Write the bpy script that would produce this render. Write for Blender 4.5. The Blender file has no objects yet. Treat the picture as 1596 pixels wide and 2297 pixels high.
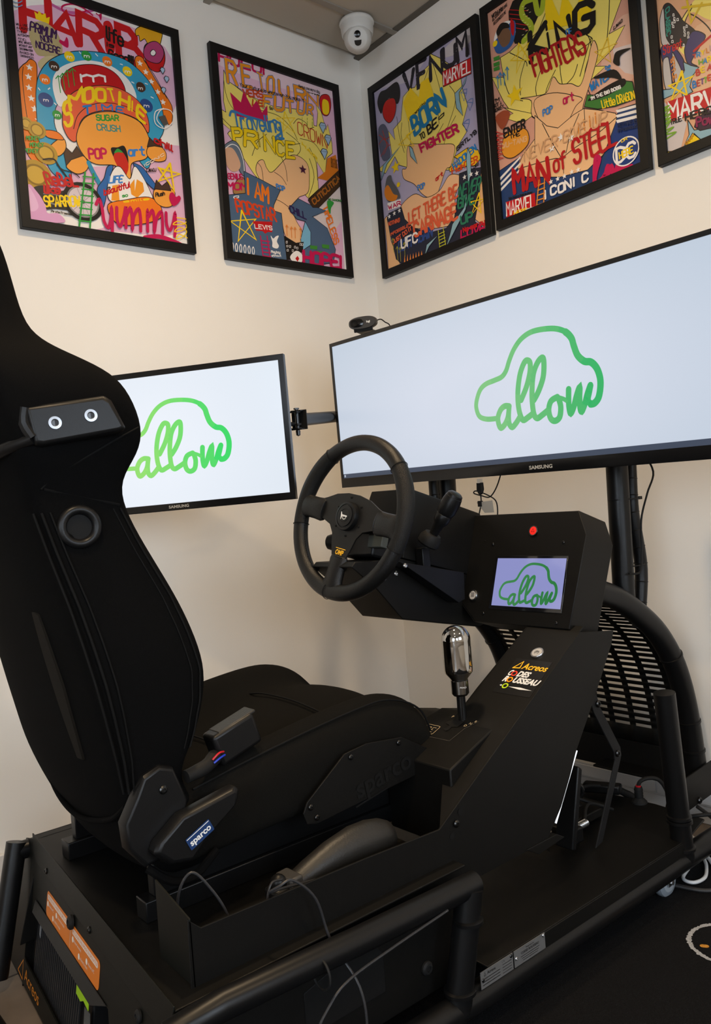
import bpy, bmesh, math, random
from mathutils import Vector, Matrix
from mathutils.geometry import tessellate_polygon
random.seed(7)
S = bpy.context.scene
COL = S.collection
# ------------------------------------------------------------------ camera
cam_d = bpy.data.cameras.new('camera'); cam = bpy.data.objects.new('camera', cam_d); COL.objects.link(cam)
YAW, PITCH, ROLL, FPX = math.radians(39.42), math.radians(-0.47), math.radians(-4.57), 1809.0
f = Vector((math.sin(YAW)*math.cos(PITCH), math.cos(YAW)*math.cos(PITCH), math.sin(PITCH)))
r = Vector((math.cos(YAW), -math.sin(YAW), 0)); u = r.cross(f)
c_, s_ = math.cos(ROLL), math.sin(ROLL)
r, u = c_*r + s_*u, -s_*r + c_*u
m = Matrix((r, u, -f)).transposed().to_4x4(); m.translation = Vector((-2.137, -2.36, 0.974))
cam.matrix_world = m
cam_d.sensor_fit = 'VERTICAL'; cam_d.sensor_height = 36.0; cam_d.sensor_width = 36.0*1596/2297
cam_d.lens = FPX/2297*36.0; cam_d.clip_start = 0.05
S.camera = cam
# ------------------------------------------------------------------ view, world, lights
S.view_settings.view_transform = 'Standard'; S.view_settings.look = 'None'
S.view_settings.gamma = 1.0; S.view_settings.use_curve_mapping = False
S.view_settings.exposure = 0.0
W = bpy.data.worlds.new('world'); S.world = W; W.use_nodes = True
W.node_tree.nodes['Background'].inputs[0].default_value = (0.62, 0.78, 1.0, 1); W.node_tree.nodes['Background'].inputs[1].default_value = 1.0
def area(name, loc, rot, sx, sy, power, col, spread=180):
    l = bpy.data.lights.new(name, 'AREA'); l.shape = 'RECTANGLE'; l.size = sx; l.size_y = sy; l.energy = power; l.color = col; l.spread = math.radians(spread)
    o = bpy.data.objects.new(name, l); COL.objects.link(o); o.location = loc; o.rotation_euler = rot; return o
LAMPS = [((-1.04, -1.00), 14.5), ((-2.05, -1.90), 17.0), ((-0.75, -2.9), 11.0), ((-3.3, -3.0), 11.0)]    # ceiling downlights (x, y), watts; last two unseen, added as fill
WARM = (1.0, 0.735, 0.45)
for i, ((lx, ly), pw) in enumerate(LAMPS):
    l = bpy.data.lights.new('downlight_lamp', 'AREA'); l.shape = 'DISK'; l.size = 0.15; l.energy = pw; l.color = WARM; l.spread = math.radians(142)
    o = bpy.data.objects.new('downlight_lamp', l); COL.objects.link(o); o.location = (lx, ly, 2.70)
# daylight coming in through the two windows of the wall behind the camera
for wx in (-3.3, -1.5):
    area('window_daylight', (wx, -4.44, 1.30), (math.radians(68), 0, 0), 1.15, 1.4, 33.0, (0.78, 0.88, 1.0), 150)
area('added_door_light', (-4.44, -2.9, 1.2), (math.radians(68), 0, math.radians(-90)), 1.15, 1.6, 34.0, (0.78, 0.88, 1.0), 150)  # extra daylight added on the unseen rear side to brighten the walls
# ------------------------------------------------------------------ materials
def lin(h):
    h = h.lstrip('#'); h = h if len(h) == 6 else ''.join(c*2 for c in h)
    v = [int(h[i:i+2], 16)/255 for i in (0, 2, 4)]
    return tuple((x/12.92 if x <= .04045 else ((x+.055)/1.055)**2.4) for x in v)+(1,)
MC = {}
def mat(name, col=(.5,.5,.5), rough=.5, metal=0, bump=0, bscale=200, noise=0, nscale=8, spec=.5, emit=None, es=1, coat=0, trans=0, ior=1.45, bdist=.002, crough=.12):
    if name in MC: return MC[name]
    M = bpy.data.materials.new(name); M.use_nodes = True; nt = M.node_tree; b = nt.nodes['Principled BSDF']
    c = lin(col) if isinstance(col, str) else tuple(col)+(1,)
    b.inputs['Base Color'].default_value = c; b.inputs['Roughness'].default_value = rough; b.inputs['Metallic'].default_value = metal
    b.inputs['Specular IOR Level'].default_value = spec; b.inputs['Coat Weight'].default_value = coat; b.inputs['Coat Roughness'].default_value = crough
    b.inputs['Transmission Weight'].default_value = trans; b.inputs['IOR'].default_value = ior
    if emit is not None:
        b.inputs['Emission Color'].default_value = lin(emit) if isinstance(emit, str) else tuple(emit)+(1,); b.inputs['Emission Strength'].default_value = es
    if bump or noise:
        tc = nt.nodes.new('ShaderNodeTexCoord')
    if bump:
        n = nt.nodes.new('ShaderNodeTexNoise'); n.inputs['Scale'].default_value = bscale; n.inputs['Detail'].default_value = 3
        bp = nt.nodes.new('ShaderNodeBump'); bp.inputs['Strength'].default_value = bump; bp.inputs['Distance'].default_value = bdist
        nt.links.new(tc.outputs['Object'], n.inputs['Vector']); nt.links.new(n.outputs['Fac'], bp.inputs['Height']); nt.links.new(bp.outputs['Normal'], b.inputs['Normal'])
    if noise:
        n = nt.nodes.new('ShaderNodeTexNoise'); n.inputs['Scale'].default_value = nscale; n.inputs['Detail'].default_value = 4
        mx = nt.nodes.new('ShaderNodeMix'); mx.data_type = 'RGBA'
        mx.inputs[6].default_value = tuple(x*(1-noise) for x in c[:3])+(1,); mx.inputs[7].default_value = tuple(min(1, x*(1+noise)) for x in c[:3])+(1,)
        nt.links.new(tc.outputs['Object'], n.inputs['Vector']); nt.links.new(n.outputs['Fac'], mx.inputs[0]); nt.links.new(mx.outputs[2], b.inputs['Base Color'])
    MC[name] = M; return M
def ink(h, gloss=.42):
    return mat('ink_'+h, h, gloss, spec=.3, coat=.12, crough=.3)
m_wall = mat('wall_paint', (.87, .83, .765), .75, bump=.12, bscale=260, bdist=.001, noise=.015, nscale=3)
m_ceil = mat('ceiling_tile_white', (.46, .41, .34), .9, bump=.2, bscale=500, bdist=.0008)
m_tbar = mat('ceiling_tbar', (.30, .27, .23), .7)
m_base = mat('baseboard_white', (.72, .69, .65), .35, noise=.03)
m_trunk = mat('trunking_white', (.62, .62, .62), .4)
m_tile = mat('floor_tile_brown', (.17, .135, .105), .45, noise=.35, nscale=14, bump=.1, bscale=40)
m_grout = mat('floor_grout', (.30, .26, .22), .8)
m_powder = mat('powder_coat_black', (.0040, .0038, .0034), .48, bump=.25, bscale=900, bdist=.0006, noise=.15, nscale=30, spec=0.22)
m_tube = mat('satin_black_tube', (.0045, .0045, .0047), .36, bump=.12, bscale=700, bdist=.0005, spec=0.3)
m_matte = mat('matte_black', (.006, .006, .006), .6, spec=0.15)
m_fab = mat('seat_fabric_black', (.0030, .0030, .0031), .92, bump=.5, bscale=1400, bdist=.0008, noise=.25, nscale=300, spec=0.06)
m_fab2 = mat('seat_inner_fabric_grey', (.0062, .0058, .0050), .93, bump=.6, bscale=1100, bdist=.001, noise=.3, nscale=400, spec=.06)
m_thread = mat('stitch_thread_black', (.006, .006, .006), .7, spec=0.1)
m_plas = mat('black_plastic', (.0052, .0052, .0054), .38, bump=.15, bscale=500, bdist=.0006, spec=0.3)
m_gloss = mat('gloss_black_plastic', (.006, .006, .006), .12)
m_leather = mat('steering_leather', (.0055, .0053, .0050), .40, bump=.55, bscale=620, bdist=.0012, spec=0.38)
m_perf = mat('perforated_leather', (.0045, .0045, .0042), .48, bump=.8, bscale=800, bdist=.0014, spec=0.3)
m_anod = mat('anodised_black', (.0070, .0066, .0060), .42, spec=0.3)
m_chrome = mat('polished_chrome', (.62, .63, .64), .04, metal=1)
m_dchrome = mat('dark_chrome', (.20, .195, .185), .14, metal=1)
m_steel = mat('zinc_steel', (.62, .62, .62), .28, metal=1)
m_bsteel = mat('black_steel_bolt', (.06, .06, .06), .3, metal=1)
m_alu = mat('engraved_plate_grey', (.13, .13, .13), .5, metal=.3, noise=.1, nscale=60)
m_rubber = mat('black_rubber', (.01, .01, .01), .6, spec=0.2)
m_greyrub = mat('grey_rubber', (.19, .22, .25), .4)
m_greyleath = mat('grey_handbrake_grip', (.0135, .0125, .011), .42, bump=.4, bscale=300, bdist=.001)
m_cam = mat('camera_white_plastic', (.66, .65, .62), .4)
m_frame = mat('frame_black_wood', (.0055, .0052, .005), .5, bump=.1, bscale=300, spec=0.3)
m_bezel = mat('bezel_black', (.006, .006, .0065), .25)
m_white = mat('print_white', (.72, .72, .70), .5)
m_silver = mat('print_silver', (.40, .38, .34), .45)
m_orange = mat('print_orange', 'e08a1e', .5)
m_yellow = mat('print_yellow', 'f4b81c', .5)
# ------------------------------------------------------------------ mesh builder
def wmat(o):
    return wmat(o.parent) @ o.matrix_basis if o.parent else o.matrix_basis.copy()
class MB:
    def __init__(s): s.v = []; s.f = []; s.mi = []; s.mats = []; s.cur = 0
    def use(s, m):
        if m not in s.mats: s.mats.append(m)
        s.cur = s.mats.index(m); return s
    def add(s, vs, fs):
        b = len(s.v); s.v += [Vector(p) for p in vs]
        for q in fs: s.f.append([b+i for i in q]); s.mi.append(s.cur)
        return s
    def box(s, c, d, R=None):
        c = Vector(c); R = R or Matrix.Identity(3); p = []
        for x in (-.5, .5):
            for y in (-.5, .5):
                for z in (-.5, .5): p.append(c + R @ Vector((x*d[0], y*d[1], z*d[2])))
        return s.add(p, [(0,1,3,2),(4,6,7,5),(0,4,5,1),(2,3,7,6),(0,2,6,4),(1,5,7,3)])
    def bb(s, a, b):
        return s.box([(a[i]+b[i])/2 for i in range(3)], [abs(b[i]-a[i]) for i in range(3)])
    def prism(s, pts, vec):
        n = len(pts); vec = Vector(vec); P = [Vector(p) for p in pts]
        return s.add(P+[p+vec for p in P], [list(range(n))[::-1], list(range(n, 2*n))]+[(i, (i+1) % n, n+(i+1) % n, n+i) for i in range(n)])
    def loft(s, secs, caps=True, closed=True):
        n = len(secs[0]); fs = []
        for k in range(len(secs)-1):
            for i in range(n if closed else n-1): fs.append((k*n+i, k*n+(i+1) % n, (k+1)*n+(i+1) % n, (k+1)*n+i))
        if caps and closed: fs.append(list(range(n))[::-1]); fs.append([(len(secs)-1)*n+i for i in range(n)])
        return s.add([p for q in secs for p in q], fs)
    def path(s, pts, rad, n=12, smooth=0, caps=True):
        P = [Vector(p) for p in pts]
        if smooth: P = catmull(P, smooth)
        rr = rad if isinstance(rad, (list, tuple)) else None
        t0 = (P[1]-P[0]).normalized(); a = Vector((0,0,1)) if abs(t0.z) < .9 else Vector((1,0,0))
        nx = t0.cross(a).normalized(); secs = []
        for i, p in enumerate(P):
            if i == 0: t = t0
            elif i == len(P)-1: t = (P[i]-P[i-1]).normalized()
            else: t = ((P[i+1]-P[i]).normalized()+(P[i]-P[i-1]).normalized()).normalized()
            nx = (nx - t*nx.dot(t)).normalized(); ny = t.cross(nx)
            k = 1.0
            if 0 < i < len(P)-1:
                cc = (P[i]-P[i-1]).normalized().dot(t); k = 1/max(cc, .5)
            q = rad if rr is None else rr[min(len(rr)-1, int(round(i*(len(rr)-1)/(len(P)-1))))]
            secs.append([p+(nx*math.cos(j*math.tau/n)+ny*math.sin(j*math.tau/n))*q for j in range(n)])
        return s.loft(secs, caps)
    def tube(s, a, b, rad, n=20, r2=None): return s.path([a, b], [rad, rad if r2 is None else r2], n)
    def lathe(s, prof, o, ax, n=28, up=None):
        ax = Vector(ax).normalized(); o = Vector(o); a = Vector((0,0,1)) if abs(ax.z) < .9 else Vector((1,0,0))
        x = ax.cross(a).normalized(); y = ax.cross(x)
        secs = [[o+ax*h+(x*math.cos(j*math.tau/n)+y*math.sin(j*math.tau/n))*max(q, 1e-5) for j in range(n)] for q, h in prof]
        return s.loft(secs)
    def torus(s, o, ax, R, rr, n=64, k=14):
        ax = Vector(ax).normalized(); o = Vector(o); a = Vector((0,0,1)) if abs(ax.z) < .9 else Vector((1,0,0))
        x = ax.cross(a).normalized(); y = ax.cross(x); vs = []; fs = []
        for i in range(n):
            d = x*math.cos(i*math.tau/n)+y*math.sin(i*math.tau/n)
            for j in range(k): vs.append(o+d*(R+rr*math.cos(j*math.tau/k))+ax*(rr*math.sin(j*math.tau/k)))
        for i in range(n):
            for j in range(k): fs.append((i*k+j, i*k+(j+1) % k, ((i+1) % n)*k+(j+1) % k, ((i+1) % n)*k+j))
        return s.add(vs, fs)
    def ball(s, c, r, n=16, k=10, sc=(1,1,1)):
        return s.lathe([(r*math.sin(math.pi*i/k), -r*math.cos(math.pi*i/k)) for i in range(k+1)], c, (0,0,1), n)
    def build(s, name, m=None, parent=None, bevel=0, ang=35, subd=0, seg=2, kind=None):
        me = bpy.data.meshes.new(name)
        inv = wmat(parent).inverted() if parent else None
        vs = [inv @ v for v in s.v] if inv else s.v
        me.from_pydata(vs, [], s.f)
        mats = s.mats if s.mats else [m]
        for q in mats: me.materials.append(q)
        if len(mats) > 1:
            for p, i in zip(me.polygons, s.mi): p.material_index = i
        bm = bmesh.new(); bm.from_mesh(me); bmesh.ops.recalc_face_normals(bm, faces=bm.faces)
        for q in bm.faces: q.smooth = True
        A = math.radians(ang)
        for e in bm.edges:
            if len(e.link_faces) == 2 and e.calc_face_angle(0) > A and not subd: e.smooth = False
        bm.to_mesh(me); bm.free()
        o = bpy.data.objects.new(name, me); COL.objects.link(o)
        if parent: o.parent = parent
        if bevel:
            b = o.modifiers.new('bevel', 'BEVEL'); b.width = bevel; b.segments = seg; b.limit_method = 'ANGLE'; b.angle_limit = math.radians(40); b.harden_normals = False
        if subd:
            b = o.modifiers.new('subd', 'SUBSURF'); b.levels = subd; b.render_levels = subd
        if kind: o['kind'] = kind
        return o
def catmull(P, k, closed=False):
    out = []; n = len(P)
    for i in range(n if closed else n-1):
        if closed: a, b, c, d = P[i-1], P[i], P[(i+1) % n], P[(i+2) % n]
        else: a, b, c, d = P[max(i-1, 0)], P[i], P[i+1], P[min(i+2, n-1)]
        for j in range(k):
            t = j/k
            out.append(.5*((2*b)+(c-a)*t+(2*a-5*b+4*c-d)*t*t+(3*b-a-3*c+d)*t*t*t))
    if not closed: out.append(P[-1])
    return out
def thing(name, label, cat, loc=(0,0,0), group=None, mw=None):
    o = bpy.data.objects.new(name, None); COL.objects.link(o); o.empty_display_size = .05
    o.matrix_world = mw if mw is not None else Matrix.Translation(loc)
    bpy.context.view_layer.update()
    o['label'] = label; o['category'] = cat
    if group: o['group'] = group
    return o
def tag(o, label, cat, group=None):
    o['label'] = label; o['category'] = cat
    if group: o['group'] = group
    return o
def panel_axes(yaw, tilt, roll=0):     # panel facing -x: R = viewer's right, U = up, N = towards viewer
    R, U, N = Vector((0,-1,0)), Vector((0,0,1)), Vector((-1,0,0))
    c, s = math.cos(roll), math.sin(roll); R, U = c*R+s*U, -s*R+c*U
    T = Matrix.Rotation(yaw, 3, 'Z') @ Matrix.Rotation(tilt, 3, 'Y')
    return T @ R, T @ U, T @ N
class Plane:                            # flat artwork laid on a plane
    def __init__(s, o, R, U, N): s.o = Vector(o); s.R = Vector(R); s.U = Vector(U); s.N = Vector(N); s.k = 0
    def p(s, x, y, h=0): return s.o+s.R*x+s.U*y+s.N*h
    def fill(s, mb, pts, m, h):
        mb.use(m); P = [Vector((x, y, 0)) for x, y in pts]
        tr = tessellate_polygon([P])
        mb.add([s.p(x, y, h) for x, y in pts], [t for t in tr])
    def disc(s, mb, c, rx, ry, m, h, n=28, ring=0):
        pts = [(c[0]+rx*math.cos(i*math.tau/n), c[1]+ry*math.sin(i*math.tau/n)) for i in range(n)]
        if not ring: return s.fill(mb, pts, m, h)
        s.stroke(mb, pts+[pts[0]], ring, m, h)
    def stroke(s, mb, pts, w, m, h, cap=True):
        mb.use(m); P = [Vector(p).to_2d() for p in pts]
        Q = [P[0]]
        for q in P[1:]:
            if (q-Q[-1]).length > 1e-5: Q.append(q)
        P = Q
        if len(P) < 2: return
        L = []; n = len(P); a = w/2; ext = lambda i: h+1.4e-5*i/n
        for i in range(n):
            d0 = (P[i]-P[i-1]).normalized() if i else (P[1]-P[0]).normalized()
            d1 = (P[i+1]-P[i]).normalized() if i < n-1 else d0
            t = d0+d1
            t = t.normalized() if t.length > 1e-3 else Vector((-d0.y, d0.x))
            q = Vector((-t.y, t.x))*(a/max(abs(t.dot(d0)), .55)); L.append((P[i]+q, P[i]-q, i))
        vs = []
        for l, r_, i in L: vs += [s.p(l.x, l.y, ext(i)), s.p(r_.x, r_.y, ext(i))]
        fs = [(2*i, 2*i+1, 2*i+3, 2*i+2) for i in range(n-1)]
        mb.add(vs, fs)
        if cap:
            for c, d, i in ((P[0], (P[0]-P[1]).normalized(), 0), (P[-1], (P[-1]-P[-2]).normalized(), n-1)):
                e = Vector((-d.y, d.x))
                mb.add([s.p(*(c+e*a*math.cos(q)+d*a*math.sin(q)), ext(i)) for q in [math.pi*k/6 for k in range(7)]], [list(range(7))])
# ------------------------------------------------------------------ single-stroke lettering (grid 4 wide, 6 high)
FNT = {
'A':'00 26 40/0922 3122','B':'00 06 26 3645 34 23 03/23 33 42 41 30 00','C':'45 3615 2606 05 01 10 30 41','D':'00 06 26 45 41 20 00','E':'46 06 00 40/03 33','F':'46 06 00/03 33',
'G':'45 36 16 05 01 10 30 41 43 23','H':'06 00/46 40/03 43','I':'06 00','J':'46 41 30 10 01','K':'06 00/46 03 40','L':'06 00 40','M':'00 06 23 46 40','N':'00 06 40 46','O':'16 05 01 10 30 41 45 36 16',
'P':'00 06 36 45 44 33 03','Q':'16 05 01 10 30 41 45 36 16/31 40','R':'00 06 36 45 44 33 03/23 40','S':'45 36 16 05 04 13 33 42 41 30 10 01','T':'06 46/26 20','U':'06 01 10 30 41 46','V':'06 20 46','W':'06 10 24 30 46','X':'06 40/00 46','Y':'06 23 46/23 20','Z':'06 46 00 40',
'a':'43 34 14 03 01 10 30 41 44/41 40','b':'06 00/03 14 34 43 41 30 10 01','c':'43 34 14 03 01 10 30 41','d':'46 40/43 34 14 03 01 10 30 41','e':'02 42 43 34 14 03 01 10 30 41','f':'46 36 25 20/04 44','g':'43 34 14 03 02 11 31 42/44 4a 3b 1b 0a','h':'06 00/03 14 34 43 40','i':'04 00/05 06','k':'06 00/44 02 40','l':'06 01 10','m':'00 04/03 14 23 20/23 34 43 40','n':'04 00/03 14 34 43 40','o':'14 03 01 10 30 41 43 34 14','p':'04 0b/03 14 34 43 41 30 10 01','r':'04 00/02 14 34','s':'43 34 14 03 32 41 30 10 01','t':'26 21 30 40/04 44','u':'04 01 10 30 41/44 40','v':'04 20 44','w':'04 10 23 30 44','y':'04 01 10 30 41/44 4a 3b 1b 0a',
'!':'06 02/00 01','\'':'06 05','.':'00 01','[':'26 06 00 20','[ ':'', '-':'03 43','1':'14 26 20','2':'05 16 36 45 44 00 40','3':'06 46 23 42 41 30 10 01',
}
def _pp(s):
    out = []; g = {'a': -1, 'b': -2}
    for pl in s.split('/'):
        q = []
        for t in pl.split():
            for k in range(0, len(t), 2): q.append((int(t[k]) if t[k] not in g else g[t[k]], g.get(t[k+1], None) if t[k+1] in g else int(t[k+1])))
        out.append(q)
    return out
FNT['A'] = '00 26 40/12 32'; FNT['B'] = '00 06 26 35 34 23 03/23 33 42 41 30 00'; FNT['C'] = '45 36 16 05 01 10 30 41'; FNT.pop('[ ', None)
GL = {k: _pp(v) for k, v in FNT.items()}
def adv(ch):
    return {' ': 3, 'I': 1.8, 'i': 1.6, 'l': 2.2, '\'': 1.2, '.': 1.4, '!': 1.8, '[': 3, '1': 3.2}.get(ch, 5.3)
def text_strokes(t):
    x = 0; out = []
    for ch in t:
        g = GL.get(ch) or GL.get(ch.upper())
        if ch != ' ' and g:
            for pl in g: out.append([(x+a, b) for a, b in pl])
        x += adv(ch)
    return out, max(x-1.3, 1)
def write(pl, mb, t, w, m, h, bl, br, tl, block=False):
    st, W_ = text_strokes(t); bl, br, tl = Vector(bl), Vector(br), Vector(tl)
    ex = (br-bl)/W_; ey = (tl-bl)/6
    if len(t) == 1 and W_ < 4: ex = (br-bl)/4
    for k, s in enumerate(st):
        P = [bl+ex*a+ey*b for a, b in s]
        if not block and len(P) > 3: P = catmull(P, 3)
        pl.stroke(mb, P, w, m, h+k*8e-6)
# ------------------------------------------------------------------ room
G = .022                                # the wall faces sit this far behind the picture frames' fronts
XR, YL, XB, YB, ZC = G, G, -4.5, -4.5, 2.73
def structure(mb, name, m, **k):
    o = mb.build(name, m, **k); o['kind'] = 'structure'; return o
structure(MB().bb((XB, YL, 0), (XR+.1, YL+.1, ZC+.1)), 'wall_left', m_wall)
structure(MB().bb((XR, YB-.1, 0), (XR+.1, YL, ZC+.1)), 'wall_right', m_wall)
rw = MB(); rw.bb((XB-.1, YB-.1, 0), (XB, -3.5, ZC+.1)); rw.bb((XB-.1, -2.3, 0), (XB, YL+.1, ZC+.1)); rw.bb((XB-.1, -3.5, 2.1), (XB, -2.3, ZC+.1)); structure(rw, 'wall_rear', m_wall)
m_pane = mat('window_glass', (.9, .95, .95), .02, trans=1)
dr = MB(); dr.bb((XB-.07, -3.5, 0), (XB-.02, -2.3, .08)).bb((XB-.07, -3.5, 2.03), (XB-.02, -2.3, 2.1)).bb((XB-.07, -3.5, .08), (XB-.02, -3.42, 2.03)).bb((XB-.07, -2.38, .08), (XB-.02, -2.3, 2.03))
do = structure(dr, 'added_door_1', m_base); MB().bb((XB-.052, -3.42, .08), (XB-.048, -2.38, 2.03)).build('pane', m_pane, do); MB().path([(XB-.0, -2.42, .95), (XB+.03, -2.42, .95), (XB+.03, -2.42, 1.12), (XB, -2.42, 1.12)], .009, 10).build('door_handle', m_steel, do)  # unseen glazed door, added as the opening for the extra daylight
wb = MB()
xs = [XB, -3.9, -2.7, -2.1, -0.9, XR]
for i in range(5):
    if i in (1, 3):
        wb.bb((xs[i], YB-.1, 0), (xs[i+1], YB, .8)); wb.bb((xs[i], YB-.1, 2.1), (xs[i+1], YB, ZC+.1))
    else: wb.bb((xs[i], YB-.1, 0), (xs[i+1], YB, ZC+.1))
structure(wb, 'wall_window_side', m_wall)
m_pane = mat('window_glass', (.9, .95, .95), .02, trans=1)
for k, i in enumerate((1, 3)):
    a, b = xs[i], xs[i+1]; fr = MB()
    fr.bb((a, YB-.07, .8), (b, YB-.02, .86)).bb((a, YB-.07, 2.04), (b, YB-.02, 2.1)).bb((a, YB-.07, .86), (a+.06, YB-.02, 2.04)).bb((b-.06, YB-.07, .86), (b, YB-.02, 2.04)).bb(((a+b)/2-.03, YB-.07, .86), ((a+b)/2+.03, YB-.02, 2.04))
    w = structure(fr, 'window_%d' % (k+1), m_base)
    for q in (0, 1):
        x0 = a+.06 if q == 0 else (a+b)/2+.03
        MB().bb((x0, YB-.052, .86), (x0+(b-a)/2-.09, YB-.048, 2.04)).build('pane', m_pane, w)
# suspended ceiling: slab, tees and lay-in tiles
cl = structure(MB().bb((XB, YB, ZC+.02), (XR, YL, ZC+.1)), 'ceiling', m_ceil)
cx = [XR-.012]+[-.66-.6*k for k in range(7)]; cy = [YL-.012]+[-.195-.6*k for k in range(8)]
def snap(v, lo): return [x for x in v if x > lo+.02]+[lo]
cx = snap(cx, XB); cy = snap(cy, YB)
for i in range(len(cx)-1):
    for j in range(len(cy)-1):
        MB().bb((cx[i]-.011, cy[j]-.011, ZC+.004), (cx[i+1]+.011, cy[j+1]+.011, ZC+.016)).build('ceiling_tile', m_ceil, cl)
for x in cx[1:-1]: MB().bb((x-.012, YB, ZC-.002), (x+.012, YL, ZC+.004)).build('tee_bar', m_tbar, cl)
for y in cy[1:-1]: MB().bb((XB, y-.012, ZC-.0022), (XR, y+.012, ZC+.0038)).build('tee_bar', m_tbar, cl)
t = MB(); t.bb((XR-.026, YB, ZC-.001), (XR, YL, ZC+.005)); structure(t, 'trim_1', mat('shadow_gap_trim', (.12,.105,.085), .8))  # trim coloured dark to stand in for the shade of the gap
# floor with tiles
fl = structure(MB().bb((XB, YB, -.08), (XR, YL, -.004)), 'floor', m_grout)
for i in range(9):
    for j in range(9):
        x0, y0 = -4.5+i*.505, -4.5+j*.505
        MB().bb((x0+.003, y0+.003, -.006), (min(x0+.502, XR), min(y0+.502, YL), 0)).build('floor_tile', m_tile, fl, bevel=.001, seg=1)
structure(MB().bb((XB, YL-.014, 0), (XR-.014, YL, .095)), 'baseboard_left', m_base, bevel=.004)
bs = structure(MB().bb((XR-.014, YB, 0), (XR, YL, .052)), 'baseboard_right', m_trunk, bevel=.002)
tr = structure(MB().bb((XR-.022, YB, .054), (XR, YL, .100)), 'trim_3', m_trunk, bevel=.002)
MB().bb((XR-.026, -1.05, .060), (XR-.022, YL-.03, .094)).build('trunking_lid', m_trunk, tr, bevel=.001)
MB().bb((XR-.026, YB, .060), (XR-.022, -1.055, .094)).build('trunking_lid', m_trunk, tr, bevel=.001)
MB().lathe([(0, 0), (.006, 0), (.006, .002), (0, .002)], (XR-.022, -.9, .112), (-1, 0, 0), 12).build('screw', m_matte, tr)
# ceiling downlights
for k, ((lx, ly), pw) in enumerate(LAMPS):
    lab = ['recessed round ceiling downlight above the racing seat', 'recessed round ceiling downlight above the camera position', 'added unseen ceiling downlight over the open floor on the right', 'added unseen ceiling downlight at the back near the glazed door'][k]
    t = thing('ceiling_downlight', lab, 'light', (lx, ly, ZC-.01))
    MB().lathe([(.075, 0), (.095, 0), (.095, .008), (.075, .014)], (lx, ly, ZC-.012), (0, 0, 1), 40).build('trim_ring', m_cam, t)
    MB().lathe([(0, 0), (.074, 0), (.074, .004), (0, .004)], (lx, ly, ZC-.008), (0, 0, 1), 40).build('diffuser', mat('lamp_diffuser', (.9,.85,.75), .5, emit=(1, .8, .55), es=12), t)
# ------------------------------------------------------------------ rug
m_rug = mat('rug_pile_black', (.0045, .0045, .0052), .95, bump=1.0, bscale=420, bdist=.006, noise=.8, nscale=260, spec=.15)
rug = MB().bb((-2.6, -3.2, .0), (-.12, -1.02, .007)).build('rug', m_rug, None, bevel=.003)
tag(rug, 'black short pile rug with a white ring and orange mark beneath the simulator', 'rug')
rp = Plane((-.540, -1.522, .0074), (.77, -.638, 0), (.638, .77, 0), (0, 0, 1))
mb = MB(); n = 160; rnd = random.Random(3)
ins = [(.0735+rnd.uniform(-.0015, .0015)) for _ in range(n)]; out = [(.083+rnd.uniform(-.0018, .0018)) for _ in range(n)]
mb.add([rp.p(ins[i]*math.cos(i*math.tau/n), ins[i]*math.sin(i*math.tau/n)) for i in range(n)]+[rp.p(out[i]*math.cos(i*math.tau/n), out[i]*math.sin(i*math.tau/n)) for i in range(n)], [(i, (i+1) % n, n+(i+1) % n, n+i) for i in range(n)])
mb.build('ring_motif', mat('rug_pile_white', (.34, .35, .37), .95, bump=1, bscale=500, bdist=.004, noise=.5, nscale=300), rug)
mb = MB(); ro = mat('rug_pile_orange', (.50, .22, .02), .95, bump=1, bscale=500, bdist=.004, noise=.4, nscale=300)
write(rp, mb, 'A', .013, ro, .0003, (-.043, -.026), (.032, -.026), (-.034, .046), True); rp.stroke(mb, [(-.056, .0), (-.050, -.002)], .012, ro, .0003)
mb.build('letter_motif', ro, rug)
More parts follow.
